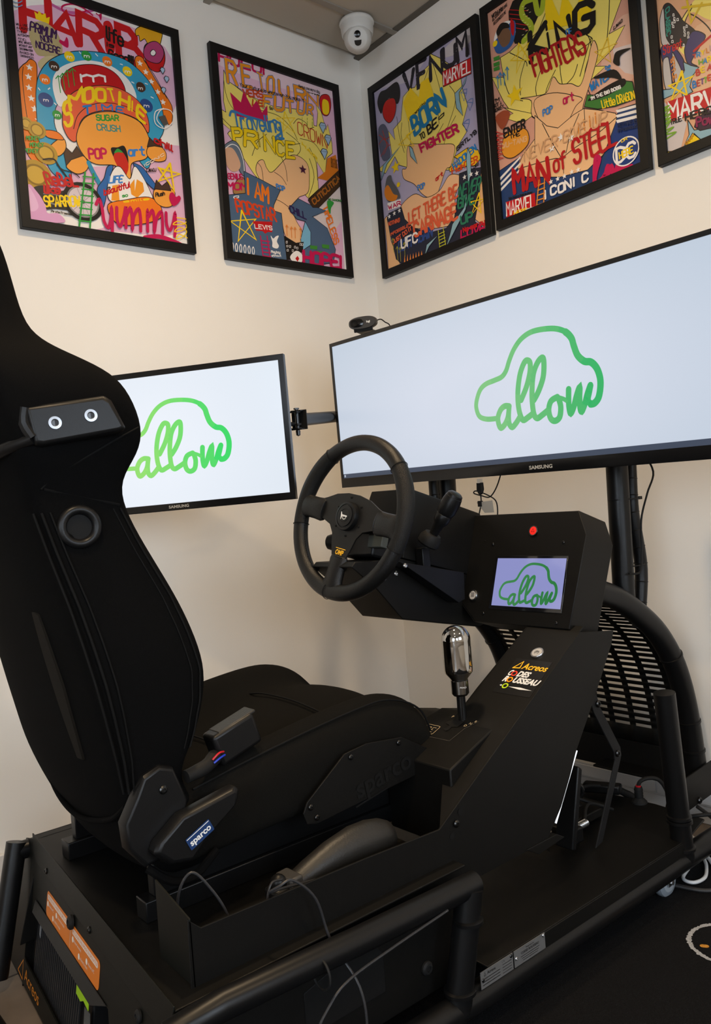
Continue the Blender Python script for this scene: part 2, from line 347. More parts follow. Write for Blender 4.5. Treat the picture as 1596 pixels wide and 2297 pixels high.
POSTER_ART = {
'P1': [
['F','f2ece6',0,[(-3,776),(613,926),(575,430),(422,40),(-15,-42)]],
['FS','e3b4cc',0,[(23,628),(215,702),(511,672),(518,455),(299,405),(27,344),(17,500)]],
['FS','e3b4cc',0,[(26,387),(220,221),(537,355),(546,85),(280,33),(20,33)]],
['FS','f2ece6',0,[(79,64),(212,114),(255,45),(155,22),(84,41)]],
['LS','c45f9a',9,[(141,691),(186,683),(235,695),(286,724)]],
['LS','c3104f',5,[(250,706),(213,679),(180,680),(177,696),(209,713),(243,711),(270,699)]],
['B','c4161c',0,[(54,588),(130,586),(57,699)],'H'],
['B','c4161c',0,[(134,601),(214,592),(146,680)],'A'],
['B','c4161c',0,[(221,596),(294,586),(225,691)],'R'],
['FS','c4161c',0,[(305,689),(324,697),(335,674),(334,611),(320,590),(304,599),(302,664)]],
['B','c4161c',0,[(346,590),(421,586),(349,692)],'B'],
['FSO','c4161c',0,[(438,655),(471,679),(502,670),(507,627),(484,585),(452,584),(435,615)]],
['F','f6cf12',0,[(93,630),(90,652),(100,647),(104,660),(112,649),(123,657),(124,643),(135,650),(131,628),(123,628),(110,629)]],
['FS','b9a777',0,[(74,608),(91,622),(120,629),(148,615),(163,586),(164,550),(142,531),(109,525),(87,525),(73,554),(69,578)]],
['FS','cbbb8d',0,[(88,500),(113,526),(142,531),(100,484)]],
['T','3c1a4c',6,[(73,591),(148,590),(77,616)],'PRIMUM'],
['T','3c1a4c',6,[(104,569),(135,572),(102,586)],'NON'],
['T','3c1a4c',6,[(87,545),(158,545),(88,564)],'NOCERE'],
['T', '1a1716', 1.2, [(34, 594), (67, 599), (34, 600)], 'WILL USE'],
['T', '1a1716', 1.2, [(34, 584), (68, 589), (35, 590)], 'ALL PEOPLE'],
['T','1a1716',1.2,[(35,574),(61,576),(35,580)],'THEIR'],
['T','1a1716',1.2,[(36,564),(70,569),(36,570)],'AUTONOMY'],
['T','1a1716',1.2,[(36,554),(58,554),(36,560)],'AND'],
['T', '1a1716', 1.2, [(37, 544), (73, 548), (37, 550)], 'WISE WISHES'],
['T', '1a1716', 1.2, [(37, 534), (74, 538), (38, 540)], 'WITHOUT ANY'],
['T','1a1716',1.2,[(38,524),(75,528),(38,530)],'DISCRIMINATION'],
['T', '1a1716', 1.2, [(38, 514), (76, 517), (39, 520)], 'BASED ON'],
['T', '1a1716', 1.2, [(39, 504), (77, 507), (39, 510)], 'CONDITION OR BELIEFS'],
['FS','c3104f',0,[(173,589),(160,590),(159,580),(182,572),(186,593),(181,604)]],
['FS','c3104f',0,[(290,702),(281,706),(283,710),(289,707),(299,713),(299,701),(295,690)]],
['T','1a1716',7,[(310,636),(363,630),(312,677)],'life'],
['T','1a1716',4,[(309,615),(331,616),(310,627)],'is'],
['T','1a1716',7,[(312,581),(394,582),(314,606)],'Good!!!'],
['FSO','e0a41c',0,[(410,697),(431,715),(466,721),(502,717),(500,695),(490,672),(470,672),(458,657),(447,668),(439,677),(423,665),(420,682),(411,679)]],
['FSO','b04070',0,[(433,639),(450,666),(479,681),(500,669),(504,645),(486,614),(458,607),(435,615)]],
['FSO','f2ece6',0,[(456,639),(467,651),(476,644),(469,632),(459,630)]],
['FSO','f07a1c',0,[(29,455),(41,478),(53,490),(66,504),(82,498),(83,469),(78,420),(75,355),(84,260),(73,193),(57,197),(34,225),(25,312),(27,392)]],
['LS','1a1716',2,[(44,475),(39,442),(40,379),(44,316)]],
['*','f2ece6',11,[(62,479)]],
['*','f2ece6',11,[(57,450)]],
['*','f2ece6',11,[(56,418)]],
['*','f2ece6',11,[(60,388)]],
['*','f2ece6',11,[(67,359)]],
['*','f2ece6',11,[(68,358)]],
['*','f2ece6',11,[(75,327)]],
['FSO','f07a1c',0,[(399,598),(411,614),(430,610),(451,576),(476,540),(509,497),(519,470),(509,416),(484,433),(456,484),(432,528),(407,558)]],
['*','f2ece6',11,[(416,592)]],
['*','f2ece6',11,[(434,569)]],
['*','f2ece6',11,[(451,543)]],
['*','f2ece6',11,[(471,515)]],
['*','f2ece6',11,[(487,486)]],
['LS','1a1716',2,[(430,606),(463,568),(487,528),(502,502)]],
['FSO','3a9fc4',0,[(76,419),(93,475),(128,521),(184,559),(241,579),(313,591),(379,585),(434,550),(466,504),(482,461),(481,392),(444,330),(411,253),(366,315),(383,389),(339,449),(232,458),(146,404),(122,333),(143,271),(159,208),(155,158),(104,179),(76,242),(71,322)]],
['L','f2ece6',3,[(269,579),(275,574)]],
['L','f2ece6',3,[(83,424),(87,419)]],
['L','f2ece6',3,[(127,391),(132,387)]],
['L','f2ece6',3,[(112,428),(117,433)]],
['L','f2ece6',3,[(217,570),(221,566)]],
['L','f2ece6',3,[(382,523),(389,521)]],
['L','f2ece6',3,[(445,492),(453,490)]],
['L','f2ece6',3,[(428,531),(436,530)]],
['L','f2ece6',3,[(348,570),(355,570)]],
['L','f2ece6',3,[(167,511),(174,516)]],
['FS','f2ece6',0,[(129,465),(154,504),(203,536),(256,554),(317,555),(371,527),(394,480),(375,437),(301,440),(195,432),(145,384),(128,419)]],
['FSO','c4161c',0,[(152,458),(166,491),(202,522),(255,542),(302,544),(337,529),(357,495),(347,465),(267,466),(196,439),(168,422)]],
['B','f2ece6',0,[(216,479),(293,500),(215,509)],'m'],
['o','f6cf12',16,[(185,546)]],
['B','f2ece6',0,[(177,539),(192,542),(178,549)],'m'],
['o','2f9a3c',16,[(239,564)]],
['B','f2ece6',0,[(231,557),(247,560),(232,567)],'m'],
['o','f07a1c',16,[(305,566)]],
['B','f2ece6',0,[(297,559),(313,562),(298,569)],'m'],
['o','f6cf12',16,[(370,553)]],
['B','f2ece6',0,[(361,546),(378,549),(362,556)],'m'],
['o','4a3226',16,[(135,503)]],
['B','f2ece6',0,[(127,496),(142,499),(128,505)],'m'],
['o','f07a1c',16,[(104,455)]],
['B','f2ece6',0,[(97,448),(111,451),(97,458)],'m'],
['o','2b4a86',22,[(102,394)]],
['B','f2ece6',0,[(95,388),(109,390),(95,397)],'m'],
['o','4a3226',16,[(412,515)]],
['B','f2ece6',0,[(403,508),(420,511),(403,518)],'m'],
['o','2b4a86',22,[(426,459)]],
['B','f2ece6',0,[(417,452),(434,455),(418,462)],'m'],
['o','2f9a3c',14,[(132,357)]],
['B','f2ece6',0,[(126,351),(138,353),(127,360)],'m'],
['o','4a3226',14,[(410,511)]],
['B','f2ece6',0,[(402,504),(417,507),(403,514)],'m'],
['L','2f9a3c',2.5,[(148,427),(145,477)]],
['L','2f9a3c',2.5,[(137,466),(145,477),(155,472)]],
['L','2f9a3c',2.5,[(162,437),(159,488)]],
['L','2f9a3c',2.5,[(151,476),(159,488),(169,482)]],
['L','2f9a3c',2.5,[(176,451),(173,501)]],
['L','2f9a3c',2.5,[(165,489),(173,501),(183,496)]],
['L','2f9a3c',2.5,[(193,460),(190,511)]],
['L','2f9a3c',2.5,[(182,499),(190,511),(200,505)]],
['FSO','e8603c',0,[(147,347),(153,383),(177,427),(215,457),(276,483),(333,490),(383,476),(414,450),(429,409),(424,370),(398,402),(347,413),(289,409),(231,383),(200,348),(185,292),(164,291),(148,320)]],
['LS','1a1716',2,[(179,326),(194,368),(226,403),(272,428),(330,438),(380,431),(422,396)]],
['T','f6cf12',10,[(154,328),(176,339),(154,397)],'S'],
['T','f6cf12',10,[(174,382),(216,418),(173,422)],'M'],
['T','f6cf12',10,[(221,416),(249,428),(222,457)],'O'],
['T','f6cf12',10,[(259,432),(287,437),(260,468)],'O'],
['T','f6cf12',10,[(307,444),(322,447),(298,478)],'T'],
['T','f6cf12',10,[(333,437),(364,431),(338,477)],'H'],
['T','f6cf12',10,[(374,428),(386,427),(378,460)],'I'],
['T','f6cf12',10,[(391,415),(414,400),(398,452)],'E'],
['T','1c7ac0',11,[(215,379),(239,388),(215,402)],'T'],
['T','1c7ac0',11,[(257,401),(266,403),(256,419)],'i'],
['T','1c7ac0',11,[(276,406),(308,413),(275,423)],'M'],
['T','1c7ac0',11,[(322,412),(343,414),(325,430)],'E'],
['FSO','f2a040',0,[(185,292),(200,344),(231,380),(289,405),(347,411),(398,398),(423,362),(427,326),(409,285),(359,259),(352,215),(335,200),(316,209),(303,240),(242,232),(207,247)]],
['T','2f9a3c',8,[(254,370),(326,386),(254,386)],'SUGAR'],
['T','4a8a80',4,[(254,340),(329,352),(253,358)],'CRUSH'],
['T','c3104f',9,[(221,245),(276,258),(220,273)],'POP'],
['T','3c80c8',8,[(351,281),(404,295),(351,307)],'art'],
['FS','1a1716',0,[(292,288),(315,300),(339,308),(348,266),(336,216),(318,231)]],
['FS','c8281c',0,[(300,272),(314,287),(334,285),(347,251),(336,218),(323,221),(304,251)]],
['FS','2f9a3c',0,[(302,279),(315,296),(332,287),(316,285)]],
['FSO','f2a040',0,[(102,255),(132,285),(149,285),(149,257),(128,233),(108,236)]],
['FSO','f07a1c',0,[(89,300),(126,305),(146,288),(132,282),(97,282)]],
['FSO','f2a040',0,[(147,208),(163,232),(200,249),(216,228),(207,205),(181,190),(157,196)]],
['FO','4a3226',0,[(143,242),(151,263),(168,250),(184,274),(200,249),(163,229),(147,208)]],
['FSO','f2a040',0,[(420,324),(454,339),(480,321),(476,293),(438,282),(414,297)]],
['FO','4a3226',0,[(416,323),(427,356),(442,344),(464,359),(471,334),(442,332)]],
['LS','2f8fb4',14,[(217,231),(229,205),(249,169)]],
['FSO','2f66a8',0,[(237,153),(262,193),(276,231),(295,235),(272,173),(260,121),(247,98)]],
['FSO','2f66a8',0,[(363,258),(391,255),(413,233),(436,203),(427,190),(392,218)]],
['FSO','f2ece6',0,[(271,169),(295,227),(319,239),(347,207),(366,251),(389,229),(414,181),(416,155),(350,141),(279,124)]],
['F','f09a28',0,[(280,127),(287,175),(307,182),(307,131)]],
['F','f09a28',0,[(361,172),(363,210),(346,188),(348,159),(367,151),(393,177),(391,203),(371,211)]],
['FSO','f07a1c',0,[(267,111),(327,138),(408,161),(447,137),(440,98),(360,65),(290,60)]],
['FSO','f2a040',0,[(428,187),(465,200),(501,198),(491,151),(456,138),(428,153)]],
['FO','4a3226',0,[(429,191),(439,222),(457,206),(479,225),(488,196)]],
['T','3c80c8',5,[(276,181),(321,192),(281,202)],'LIFE'],
['T','c4161c',6,[(258,140),(345,181),(259,157)],'beautiful'],
['T','1a1716',3,[(271,162),(280,164),(271,170)],'is'],
['T','f6cf12',6,[(320,128),(407,152),(320,135)],'smile'],
['T','2f9a3c',4,[(317,144),(335,150),(318,153)],'so'],
['o','b58f2e',20,[(38,308)]],
['o','8a6a20',14.399999999999999,[(38,308)]],
['o','cda43c',11.6,[(38,308)]],
['o','b58f2e',26,[(68,296)]],
['o','8a6a20',18.72,[(68,296)]],
['o','cda43c',15.079999999999998,[(68,296)]],
['o','b58f2e',34,[(89,232)]],
['o','8a6a20',24.48,[(89,232)]],
['o','cda43c',19.72,[(89,232)]],
['o','b58f2e',46,[(54,162)]],
['o','8a6a20',33.12,[(54,162)]],
['o','cda43c',26.68,[(54,162)]],
['FS','2c2a2a',0,[(44,123),(84,136),(113,124),(163,142),(175,109),(152,77),(103,71),(69,66),(51,94)]],
['LS','777272',4,[(72,110),(113,113),(139,96)]],
['LS','888',4,[(80,88),(111,85),(147,104)]],
['LS','1a1716',5,[(79,212),(110,219),(126,198),(151,164),(182,106)]],
['LS','1a1716',3,[(119,204),(136,193),(167,191),(184,180)]],
['o','1a1716',62,[(189,107)]],
['o','8e8888',50,[(189,107)]],
['o','d8c8cc',45,[(189,107)]],
['o','1a1716',6,[(189,107)]],
['L','777272',1,[(189,107),(224,112)]],
['L','777272',1,[(189,107),(218,87)]],
['L','777272',1,[(189,107),(204,68)]],
['L','777272',1,[(189,107),(186,59)]],
['L','777272',1,[(189,107),(170,63)]],
['L','777272',1,[(189,107),(158,78)]],
['L','777272',1,[(189,107),(155,101)]],
['L','777272',1,[(189,107),(161,125)]],
['L','777272',1,[(189,107),(174,145)]],
['L','777272',1,[(189,107),(192,155)]],
['L','777272',1,[(189,107),(209,152)]],
['L','777272',1,[(189,107),(221,137)]],
['T','c4161c',7,[(84,139),(178,151),(76,172)],'ReBeL'],
['T','c4161c',6,[(74,112),(120,119),(75,135)],'like'],
['T','f6cf12',8,[(72,73),(179,92),(71,102)],'SPARROW'],
['T', '1a1716', 1.5, [(90, 59), (151, 60), (90, 65)], 'Pirate Freedom'],
['T','2f9a3c',3,[(35,260),(73,266),(36,271)],'MONEY'],
['T','2f9a3c',3,[(44,243),(82,249),(45,254)],'MONEY'],
['T','2f9a3c',3,[(27,222),(65,228),(28,233)],'MONEY'],
['L','2f9a3c',5,[(203,199),(171,31)]],
['L','2f9a3c',5,[(229,200),(204,31)]],
['L','2f9a3c',4,[(195,185),(234,189)]],
['L','2f9a3c',4,[(192,165),(230,169)]],
['L','2f9a3c',4,[(188,145),(226,149)]],
['L','2f9a3c',4,[(184,126),(223,129)]],
['L','2f9a3c',4,[(181,106),(219,108)]],
['L','2f9a3c',4,[(177,86),(215,88)]],
['L','2f9a3c',4,[(174,66),(212,69)]],
['L','2f9a3c',4,[(170,47),(208,49)]],
['T','c4161c',8,[(442,344),(504,327),(444,363)],'chill'],
['LS','f2ece6',3,[(485,463),(454,444),(451,406),(484,398),(517,432),(510,461),(476,457),(457,422),(476,400)]],
['F','55504c',0,[(464,431),(488,442),(498,416),(480,405)]],
['L','f6cf12',8,[(492,285),(499,198),(451,262),(525,258),(447,220),(492,285)]],
['FS','c3104f',0,[(490,147),(479,168),(483,186),(494,191),(504,179),(515,185),(521,176),(508,157)]],
['T','1a1716',2,[(406,241),(439,249),(407,251)],'[JWAOJ'],
['T','1a1716',3,[(431,166),(463,177),(432,178)],'Plush'],
['T','f6e0c0',3,[(401,257),(473,308),(400,264)],'ICONIC'],
['FS','dba0c8',0,[(27,127),(55,108),(73,77),(78,54),(109,58),(128,36),(72,26),(20,33)]],
['FS','e8b8d8',0,[(28,121),(47,93),(52,64),(28,54)]],
['LS','c3104f',10,[(229,106),(240,123),(247,98),(250,59),(262,40),(273,69),(278,105),(277,66),(274,29)]],
['LS','c3104f',10,[(295,108),(293,71),(301,50),(316,82),(325,112),(320,49)]],
['LS','c3104f',10,[(325,86),(340,114),(344,85),(341,46),(350,90),(368,116),(372,85),(369,46)]],
['LS','c3104f',10,[(393,49),(398,115),(399,96),(415,119),(419,95),(416,50),(428,96),(446,120),(448,91),(445,49)]],
['LS','c3104f',10,[(463,120),(462,82),(471,64),(486,92),(495,124),(494,86),(487,47)]],
['LS','c3104f',14,[(382,27),(431,38),(490,28),(523,16)]],
['LS','f6cf12',3,[(500,110),(535,110),(525,94),(485,85),(504,99),(533,91),(523,74),(488,62),(507,80),(532,71),(517,50),(491,39),(505,56),(535,48)]],
['T','7fa8c8',2,[(483,577),(499,578),(483,595)],'v'],
['FO','a9c4dc',0,[(483,589),(489,598),(499,597),(500,590),(492,576)]],
['FO','a9c4dc',0,[(495,564),(501,573),(511,572),(513,565),(504,551)]],
['FO','a9c4dc',0,[(481,524),(487,533),(497,532),(498,525),(490,511)]],
['LS','6d9cc0',2.5,[(25,657),(43,658),(55,668)]],
['LS','6d9cc0',2.5,[(25,647),(39,645),(54,655)]],
],
'P2': [
['F','e3b4cc',0,[(-4,775),(613,788),(524,-47),(-38,-110)]],
['FS','e8ccd6',0,[(24,716),(219,725),(559,715),(510,681),(253,660),(25,674)]],
['F','ded0cc',0,[(380,251),(539,354),(544,231),(358,32)]],
['FO','f2dc6e',0,[(53,660),(68,625),(94,616),(130,600),(246,584),(371,602),(431,596),(431,558),(444,558),(454,609),(448,643),(472,618),(488,554),(499,578),(512,510),(511,471),(481,447),(466,377),(431,422),(429,318),(378,274),(304,328),(197,306),(166,300),(144,318),(110,360),(80,401),(48,439),(58,451),(76,446),(23,475),(25,520),(48,513),(42,550)]],
['LS','1a1716',2,[(50,623),(54,579),(72,539),(122,499)]],
['LS','1a1716',2,[(90,618),(138,602),(191,583),(221,570)]],
['LS','1a1716',2,[(188,555),(268,555),(322,525),(348,486)]],
['LS','1a1716',2,[(212,475),(170,438),(142,383)]],
['LS','1a1716',2,[(232,466),(275,456),(316,459),(359,475)]],
['LS','1a1716',2,[(361,493),(425,490),(464,447)]],
['LS','1a1716',2,[(299,502),(351,477),(357,447),(329,417)]],
['LS','1a1716',2,[(25,494),(66,466),(126,454)]],
['LS','1a1716',2,[(401,468),(426,421),(428,352)]],
['LS','1a1716',2,[(336,542),(359,565),(393,559),(404,541),(431,551)]],
['FSO','f2bd88',0,[(164,365),(188,377),(201,350),(224,342),(291,406),(338,426),(386,403),(388,341),(375,294),(331,269),(316,240),(286,224),(238,225),(194,263),(166,304),(153,334)]],
['FSO','f2bd88',0,[(223,243),(286,224),(314,179),(336,142),(323,100),(282,97),(256,123),(245,174),(211,194)]],
['LS','1a1716',2,[(263,413),(283,371),(287,321)]],
['LS','1a1716',2,[(232,343),(263,330),(281,307)]],
['LS','1a1716',2,[(164,362),(178,345),(181,300)]],
['LS','1a1716',2,[(397,426),(412,360),(378,278)]],
['T','c3104f',9,[(37,687),(224,692),(39,721)],'HOLO!'],
['B','3c78a8',5,[(66,621),(102,621),(65,699)],'R'],
['B','e8901c',0,[(66,621),(102,621),(65,699)],'R'],
['B','3c78a8',5,[(129,625),(163,628),(127,698)],'E'],
['B','e8901c',0,[(129,625),(163,628),(127,698)],'E'],
['B','3c78a8',5,[(198,628),(218,623),(192,690)],'T'],
['B','e8901c',0,[(198,628),(218,623),(192,690)],'T'],
['B','3c78a8',5,[(230,623),(258,631),(235,685)],'O'],
['B','e8901c',0,[(230,623),(258,631),(235,685)],'O'],
['B','3c78a8',5,[(283,637),(323,624),(284,685)],'U'],
['B','e8901c',0,[(283,637),(323,624),(284,685)],'U'],
['B','3c78a8',5,[(357,633),(404,635),(354,684)],'R'],
['B','e8901c',0,[(357,633),(404,635),(354,684)],'R'],
['B','3c78a8',5,[(408,633),(457,638),(412,672)],'N'],
['B','e8901c',0,[(408,633),(457,638),(412,672)],'N'],
['B','3c78a8',5,[(205,570),(237,575),(213,612)],'F'],
['B','e8901c',0,[(205,570),(237,575),(213,612)],'F'],
['B','3c78a8',5,[(255,572),(294,579),(262,621)],'U'],
['B','e8901c',0,[(255,572),(294,579),(262,621)],'U'],
['B','3c78a8',5,[(311,580),(340,584),(311,621)],'T'],
['B','e8901c',0,[(311,580),(340,584),(311,621)],'T'],
['B','3c78a8',5,[(357,585),(387,589),(365,628)],'U'],
['B','e8901c',0,[(357,585),(387,589),(365,628)],'U'],
['B','3c78a8',5,[(402,593),(427,597),(408,629)],'R'],
['B','e8901c',0,[(402,593),(427,597),(408,629)],'R'],
['T','c4461c',6,[(127,589),(208,604),(125,611)],'VERS'],
['T','c4461c',6,[(160,565),(205,573),(164,585)],'LE'],
['T', '1a1716', 2, [(113, 619), (392, 635), (114, 631)], 'Your Future is whatever You make it'],
['T','1a1716',3,[(233,568),(247,570),(233,578)],'So'],
['T', '1a1716', 1.5, [(371, 685), (471, 688), (372, 696)], 'Always one more day'],
['T', '1a1716', 1.5, [(413, 676), (469, 677), (413, 681)], 'to create'],
['F','c3104f',0,[(71,587),(112,562),(127,605),(157,557),(179,586),(199,548),(224,581),(220,520),(85,509)]],
['T','3c7cb0',7,[(81,466),(278,494),(75,520)],'Traveling'],
['LS','3c7cb0',8,[(62,504),(75,523),(123,519),(189,519)]],
['LS','3c7cb0',8,[(268,511),(274,493),(248,470),(260,466),(285,475)]],
['LS','3c7cb0',7,[(237,524),(250,534),(267,528)]],
['B','1a1716',4,[(73,413),(108,421),(68,460)],'P'],
['B','f6cf12',0,[(73,413),(108,421),(68,460)],'P'],
['B','1a1716',4,[(114,413),(164,417),(121,466)],'R'],
['B','f6cf12',0,[(114,413),(164,417),(121,466)],'R'],
['B','1a1716',4,[(177,423),(185,425),(173,470)],'i'],
['B','f6cf12',0,[(177,423),(185,425),(173,470)],'i'],
['B','1a1716',4,[(199,415),(239,418),(200,465)],'N'],
['B','f6cf12',0,[(199,415),(239,418),(200,465)],'N'],
['B','1a1716',4,[(250,410),(279,410),(251,460)],'C'],
['B','f6cf12',0,[(250,410),(279,410),(251,460)],'C'],
['B','1a1716',4,[(293,409),(326,413),(296,464)],'E'],
['B','f6cf12',0,[(293,409),(326,413),(296,464)],'E'],
['L','f6cf12',4,[(298,577),(283,498),(343,564),(259,543),(337,508),(298,577)]],
['T','c4161c',3,[(352,508),(485,483),(354,553)],'CROWN'],
['T','f6cf12',8,[(367,470),(431,426),(368,481)],'HAIR'],
['T','8aa030',2,[(374,537),(426,546),(377,573)],'iii'],
['FSO','c4161c',0,[(471,674),(493,690),(515,689),(521,662),(514,632),(498,610),(476,611),(466,641)]],
['FS','f6cf12',0,[(482,666),(508,666),(509,630),(496,613),(477,619)]],
['FO','9fb8d0',0,[(455,564),(465,577),(483,577),(488,568),(471,536)]],
['L','1a1716',1,[(455,564),(488,568)]],
['FO','9fb8d0',0,[(476,523),(486,536),(504,536),(509,527),(492,495)]],
['L','1a1716',1,[(476,523),(509,527)]],
['FO','9fb8d0',0,[(452,465),(463,478),(480,478),(485,469),(469,437)]],
['L','1a1716',1,[(452,465),(485,469)]],
['FSO','6a7684',0,[(31,394),(66,418),(91,404),(106,352),(105,304),(84,316),(66,376),(38,382)]],
['FS','d8a888',0,[(32,381),(60,391),(81,366),(89,336),(72,313),(46,311),(30,336)]],
['LS','f2ece6',3,[(34,385),(61,404),(87,397),(102,358),(103,320)]],
['FSO','a87c48',0,[(51,233),(66,277),(97,296),(100,242)]],
['T','c3104f',5,[(35,280),(93,289),(34,298)],'GENIUS'],
['T','c3104f',6,[(30,243),(105,254),(32,266)],'MOM'],
['FO','4c6480',0,[(25,222),(100,242),(101,319),(174,302),(251,281),(217,222),(212,201),(247,197),(255,25),(194,10),(21,21)]],
['FO','4c6480',0,[(327,265),(380,251),(456,241),(388,208),(454,175),(486,100),(471,47),(327,8),(331,95),(352,185),(315,186),(281,220)]],
['FO','7ab4d0',0,[(352,185),(374,148),(369,100),(329,74),(324,114)]],
['FO','1a1716',0,[(251,116),(302,97),(336,106),(329,71),(276,34),(256,31)]],
['FSO','f2ece6',0,[(269,43),(300,70),(327,58),(320,27),(287,22)]],
['F','c4161c',0,[(293,40),(304,51),(311,42),(302,29)]],
['FO','3d2a1c',0,[(373,267),(536,413),(537,353),(422,248),(392,243)]],
['T','a8621c',5,[(401,255),(537,374),(390,270)],'CUTICUTICA'],
['F','d9781c',0,[(481,444),(524,467),(531,409),(472,358),(425,359),(467,392)]],
['T', '1a1716', 3, [(496, 415), (527, 415), (499, 448)], 'BUG BUG'],
['T', 'f07a1c', 9, [(111, 241), (194, 224), (114, 295)], 'I AM'],
['T','f2ece6',3,[(50,215),(70,221),(51,225)],'a'],
['T','d8441c',10,[(61,171),(222,164),(55,212)],'POPSTAR'],
['L','f6cf12',6,[(78,178),(54,68),(134,157),(28,133),(128,84),(78,178)]],
['F','c4161c',0,[(120,148),(204,159),(200,121),(181,119),(169,111),(158,119),(131,116)]],
['B','f2ece6',0,[(128,124),(201,129),(127,138)],"LEVI'S"],
['FS','f2ece6',0,[(192,108),(202,99),(215,109),(227,112),(217,91),(224,76),(215,65),(196,68),(197,85)]],
['T','f2ece6',2,[(188,46),(227,49),(189,54)],'Playboy'],
['T','f2ece6',2,[(189,33),(230,38),(189,40)],'without'],
['T','f2ece6',2,[(194,24),(225,25),(194,29)],'Rabbit'],
['L','c3104f',4,[(148,100),(153,24)]],
['L','c3104f',4,[(176,104),(182,24)]],
['L','c3104f',4,[(148,84),(184,85)]],
['L','c3104f',4,[(149,70),(184,72)]],
['L','c3104f',4,[(150,57),(184,58)]],
['L','c3104f',4,[(151,44),(185,45)]],
['L','c3104f',4,[(152,31),(185,31)]],
['LS','f2ece6',3,[(25,31),(24,46),(30,60),(33,48),(26,23),(24,34)]],
['LS','f2ece6',3,[(42,30),(40,46),(46,59),(49,46),(43,23),(41,34)]],
['LS','f2ece6',3,[(59,30),(57,46),(63,58),(66,45),(60,23),(58,34)]],
['LS','f2ece6',3,[(76,29),(74,46),(80,58),(83,44),(77,23),(75,34)]],
['LS','f2ece6',3,[(93,28),(91,46),(97,57),(100,42),(94,23),(92,34)]],
['LS','f2ece6',3,[(110,27),(108,46),(114,56),(117,41),(111,23),(109,33)]],
['T','2c2050',9,[(288,208),(357,193),(286,231)],'CHILL'],
['*','4a1838',18,[(360,377)]],
['T','3c80c8',5,[(235,284),(271,281),(234,299)],'POP'],
['T','f07a1c',5,[(440,251),(483,117),(463,266)],'TIMELESS'],
['L','e88a3c',2.5,[(264,118),(266,158)]],
['L','e88a3c',2.5,[(261,149),(266,158),(271,150)]],
['L','e88a3c',2.5,[(284,114),(286,154)]],
['L','e88a3c',2.5,[(281,145),(286,154),(291,147)]],
['L','e88a3c',2.5,[(300,115),(302,155)]],
['L','e88a3c',2.5,[(297,146),(302,155),(307,148)]],
['L','e88a3c',2.5,[(325,117),(327,158)]],
['L','e88a3c',2.5,[(322,149),(327,158),(332,150)]],
['F','3f8a34',0,[(365,98),(399,100),(396,86),(364,85)]],
['F','3f8a34',0,[(393,82),(427,83),(425,70),(392,68)]],
['F','3f8a34',0,[(421,110),(456,112),(454,97),(421,96)]],
['FS','2f9a3c',0,[(464,280),(495,279),(479,255),(473,233),(465,246)]],
['T','c3104f',13,[(329,28),(507,31),(333,72)],'HOPE!'],
['T', '2f7a3c', 2, [(469, 283), (532, 289), (470, 290)], 'WE DANCING'],
['L','f2ece6',1.5,[(257,97),(263,98),(262,91),(256,90),(257,97)]],
['L','f2ece6',1.5,[(257,82),(264,83),(263,77),(257,76),(257,82)]],
['L','f2ece6',1.5,[(269,83),(276,84),(275,77),(269,76),(269,83)]],
['L','f2ece6',1.5,[(292,84),(298,85),(298,78),(291,77),(292,84)]],
['L','f2ece6',1.5,[(302,82),(308,83),(308,76),(301,75),(302,82)]],
['L','f2ece6',1.5,[(318,98),(324,99),(324,92),(317,91),(318,98)]],
['L','f2ece6',1.5,[(326,98),(333,99),(332,92),(325,91),(326,98)]],
['L','f2ece6',1.5,[(258,68),(264,69),(264,62),(257,61),(258,68)]],
['L','f2ece6',1.5,[(280,69),(287,70),(286,63),(280,62),(280,69)]],
],
'P3': [
['F','b0a8c4',0,[(-12,753),(565,738),(544,263),(535,-95),(-5,-12)]],
['FS','c8c0cc',0,[(30,713),(320,719),(333,719),(224,673),(85,707)]],
['FS','cac2c4',0,[(381,694),(536,716),(530,670),(439,659)]],
['FO','f2dc6e',0,[(333,719),(387,673),(424,636),(469,584),(471,536),(490,466),(460,412),(479,381),(432,348),(412,315),(391,279),(211,348),(133,394),(114,433),(55,391),(13,420),(100,439),(89,541),(122,494),(117,535),(162,551),(182,629),(221,643),(247,636),(288,673),(324,680)]],
['LS','1a1716',2,[(336,711),(359,620),(370,572)]],
['LS','1a1716',2,[(166,540),(156,496),(172,442)]],
['LS','1a1716',2,[(141,573),(147,500),(166,428)]],
['LS','1a1716',2,[(199,542),(202,493),(203,429)]],
['LS','1a1716',2,[(372,451),(325,410),(309,356)]],
['LS','1a1716',2,[(433,453),(388,414),(361,365)]],
['LS','1a1716',2,[(415,566),(438,525),(429,485),(389,428)]],
['LS','1a1716',2,[(323,671),(280,614),(265,559)]],
['LS','1a1716',2,[(326,556),(349,506),(352,459)]],
['LS','1a1716',2,[(229,638),(213,583),(225,530)]],
['FSO','f2bd88',0,[(186,442),(240,432),(306,402),(363,382),(417,354),(393,295),(368,290),(338,248),(314,221),(275,222),(239,250),(205,296),(154,334),(149,371),(173,371)]],
['FSO','f4c090',0,[(200,261),(259,228),(327,228),(381,264),(431,246),(436,226),(399,179),(401,102),(327,97),(185,139),(143,171),(123,237)]],
['FO','f2bd88',0,[(29,224),(45,231),(57,131),(97,30),(29,21),(32,126)]],
['FO','f2bd88',0,[(528,229),(536,142),(536,25),(483,76),(504,153)]],
['FO','262b3c',0,[(428,253),(486,248),(529,237),(511,151),(482,68),(532,21),(343,24),(111,24),(77,55),(44,219),(56,237),(128,236),(141,187),(185,139),(268,97),(347,88),(390,112),(423,211)]],
['T', '2c4a8a', 12, [(94, 76), (275, 83), (98, 112)], 'DO IT AGAIN'],
['B','26232a',3,[(196,635),(247,630),(196,705)],'V'],
